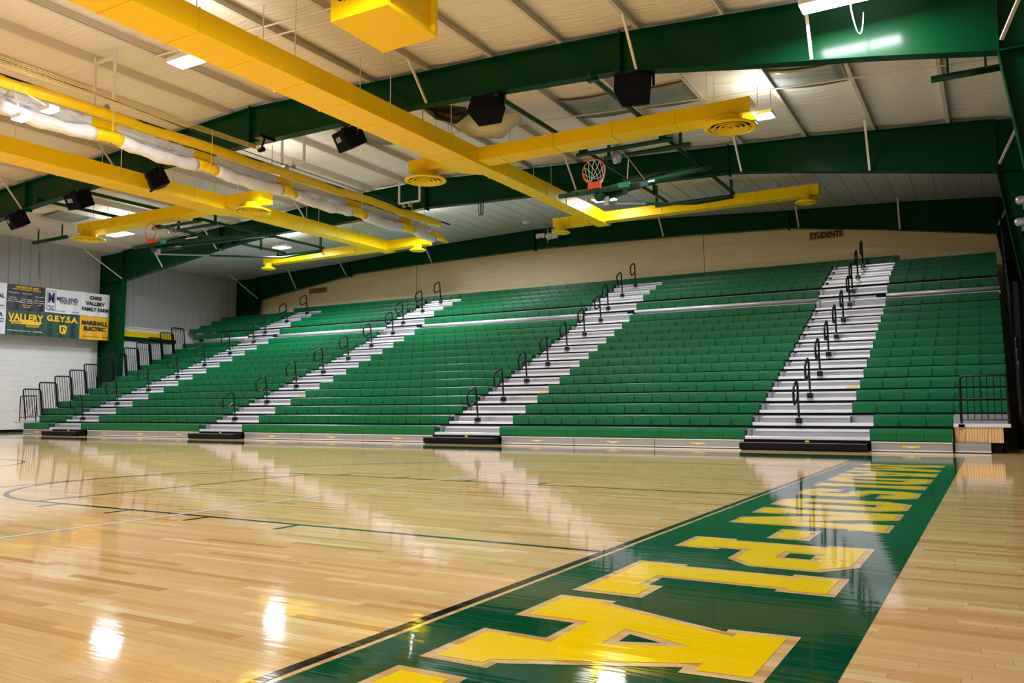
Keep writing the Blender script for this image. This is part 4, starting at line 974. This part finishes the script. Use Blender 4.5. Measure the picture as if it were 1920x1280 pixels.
MB().box(-13.2, -12.95, 23.1, 23.45, 7.98, 8.08).build('bracket', 'white_paint', h); MB().box(-13.1, -13.03, 23.1, 23.2, 7.9, 8.02).build('neck', 'rail_black', h)
h = thing('emergency_light', (-13.75, 23.3, 7.78), 'small white emergency light box on the far green frame, left of the camera', 'emergency light')
MB().box(-14.02, -13.62, 23.28, 23.44, 7.84, 8.0).build('case', 'white_paint', h, bevel=.01)
for s_ in (-13.95, -13.68): MB().lathe([(.001, -.05), (.05, -.04), (.05, .0)], (s_, 23.3, 7.84), 12).build('lamp_head', 'white_paint', h)
tag(MB().tube([(-13.5, 23.35, 8.2), (-13.5, 23.35, 7.6)], .02, 8).build('conduit_pipe', 'white_steel'), 'white vertical conduit pipe between emergency light and camera', 'pipe')
zc_ = interp(TOP[YC], -13.7)
tag(MB().lathe([(.001, -.10), (.13, -.08), (.15, -.03), (.15, -.0)], (-13.75, 22.0, zc_), 24).build('smoke_detector', 'white_paint', smooth=True), 'round white smoke detector on the far grey ceiling', 'smoke detector')
b = MB()
for k in range(3): b.tube([(-12.18 + .06 * k, 16.0, 7.53), (-12.17 + .06 * k, 16.0, 7.14), (-12.14 + .06 * k, 16.0, 7.05), (-12.11 + .06 * k, 16.0, 7.2), (-12.11 + .06 * k, 16.0, 7.53)], .012, 5)
tag(b.build('hanging_chain', 'cable'), 'dark looped chain hanging behind the middle green frame', 'chain')
h = thing('torn_insulation', (-9.0, 10.0, 8.0), 'torn ceiling insulation with black flap hanging behind the nearest frame', 'insulation')
MB().tube([(-9.6, 9.4, 8.15), (-9.35, 9.7, 8.02), (-9.0, 9.95, 7.95), (-8.75, 10.1, 8.05)], [.05, .2, .22, .1], 14).build('black_flap', 'dark_film', h, smooth=True)
MB().tube([(-9.5, 10.3, 8.2), (-9.1, 10.8, 7.98), (-8.5, 11.2, 7.95), (-8.0, 11.4, 8.2)], [.1, .3, .32, .1], 16).build('yellowed_film', 'torn_film', h, smooth=True)

# grey roller units on the right wall
for y, z, x0, lab in ((12.9, 4.95, 2.55, 'grey cylinder unit on the right wall, topmost of three'), (13.1, 4.55, 2.52, 'grey cylinder unit on the right wall, middle of three'), (21.0, 4.12, 2.45, 'grey cylinder unit on the right wall, lowest of three beside the upper seats')):
    h = thing('wall_roller_unit', (x0 + .6, y, z), lab, 'roller unit', 'grey roller units on the right wall')
    MB().tube([(x0, y, z), (x0 + .05, y, z), (XR, y, z)], [.06, .085, .085], 14).build('cylinder', 'galv', h, smooth=True)
    MB().tube([(x0 - .03, y, z - .03), (x0 + .1, y, z - .03)], .045, 8).build('end_knob', 'rail_black', h)
    MB().box(x0 + .12, XR, y - .07, y + .07, z - .20, z - .10).build('motor_box', 'galv', h); MB().box(x0 + .12, XR, y - .06, y + .06, z - .30, z - .20).build('mount_block', 'speaker_black', h)
# conduits and rods under the ceiling
for y, z, lab in ((4.9, 8.05, 'thin white conduit across the ceiling beside the yellow box'), (5.3, 8.0, 'second thin white conduit across the ceiling beside the yellow box'), (11.9, 7.8, 'thin white conduit crossing the ceiling behind the right round vent')):
    x1 = -6.9 if y < 6 else 2.4
    xa = -14 if y < 6 else -12
    tag(MB().tube([(xa, y, rtop(xa, y) - .03), (x1, y, rtop(x1, y) - .03)], .018, 6).build('ceiling_conduit', 'white_steel'), lab, 'conduit')
# power cord on the nearest frame
tag(MB().tube([(.30 + .13 * k / 12, 7.35 + .6 * math.sin(math.pi * k / 24), 7.31 - .42 * math.sin(math.pi * k / 12) ** .7 * (1 if k < 12 else 1)) for k in range(13)], .01, 6).build('power_cord', 'white_paint'), 'white power cord looping from the large top light over the nearest frame', 'cord')
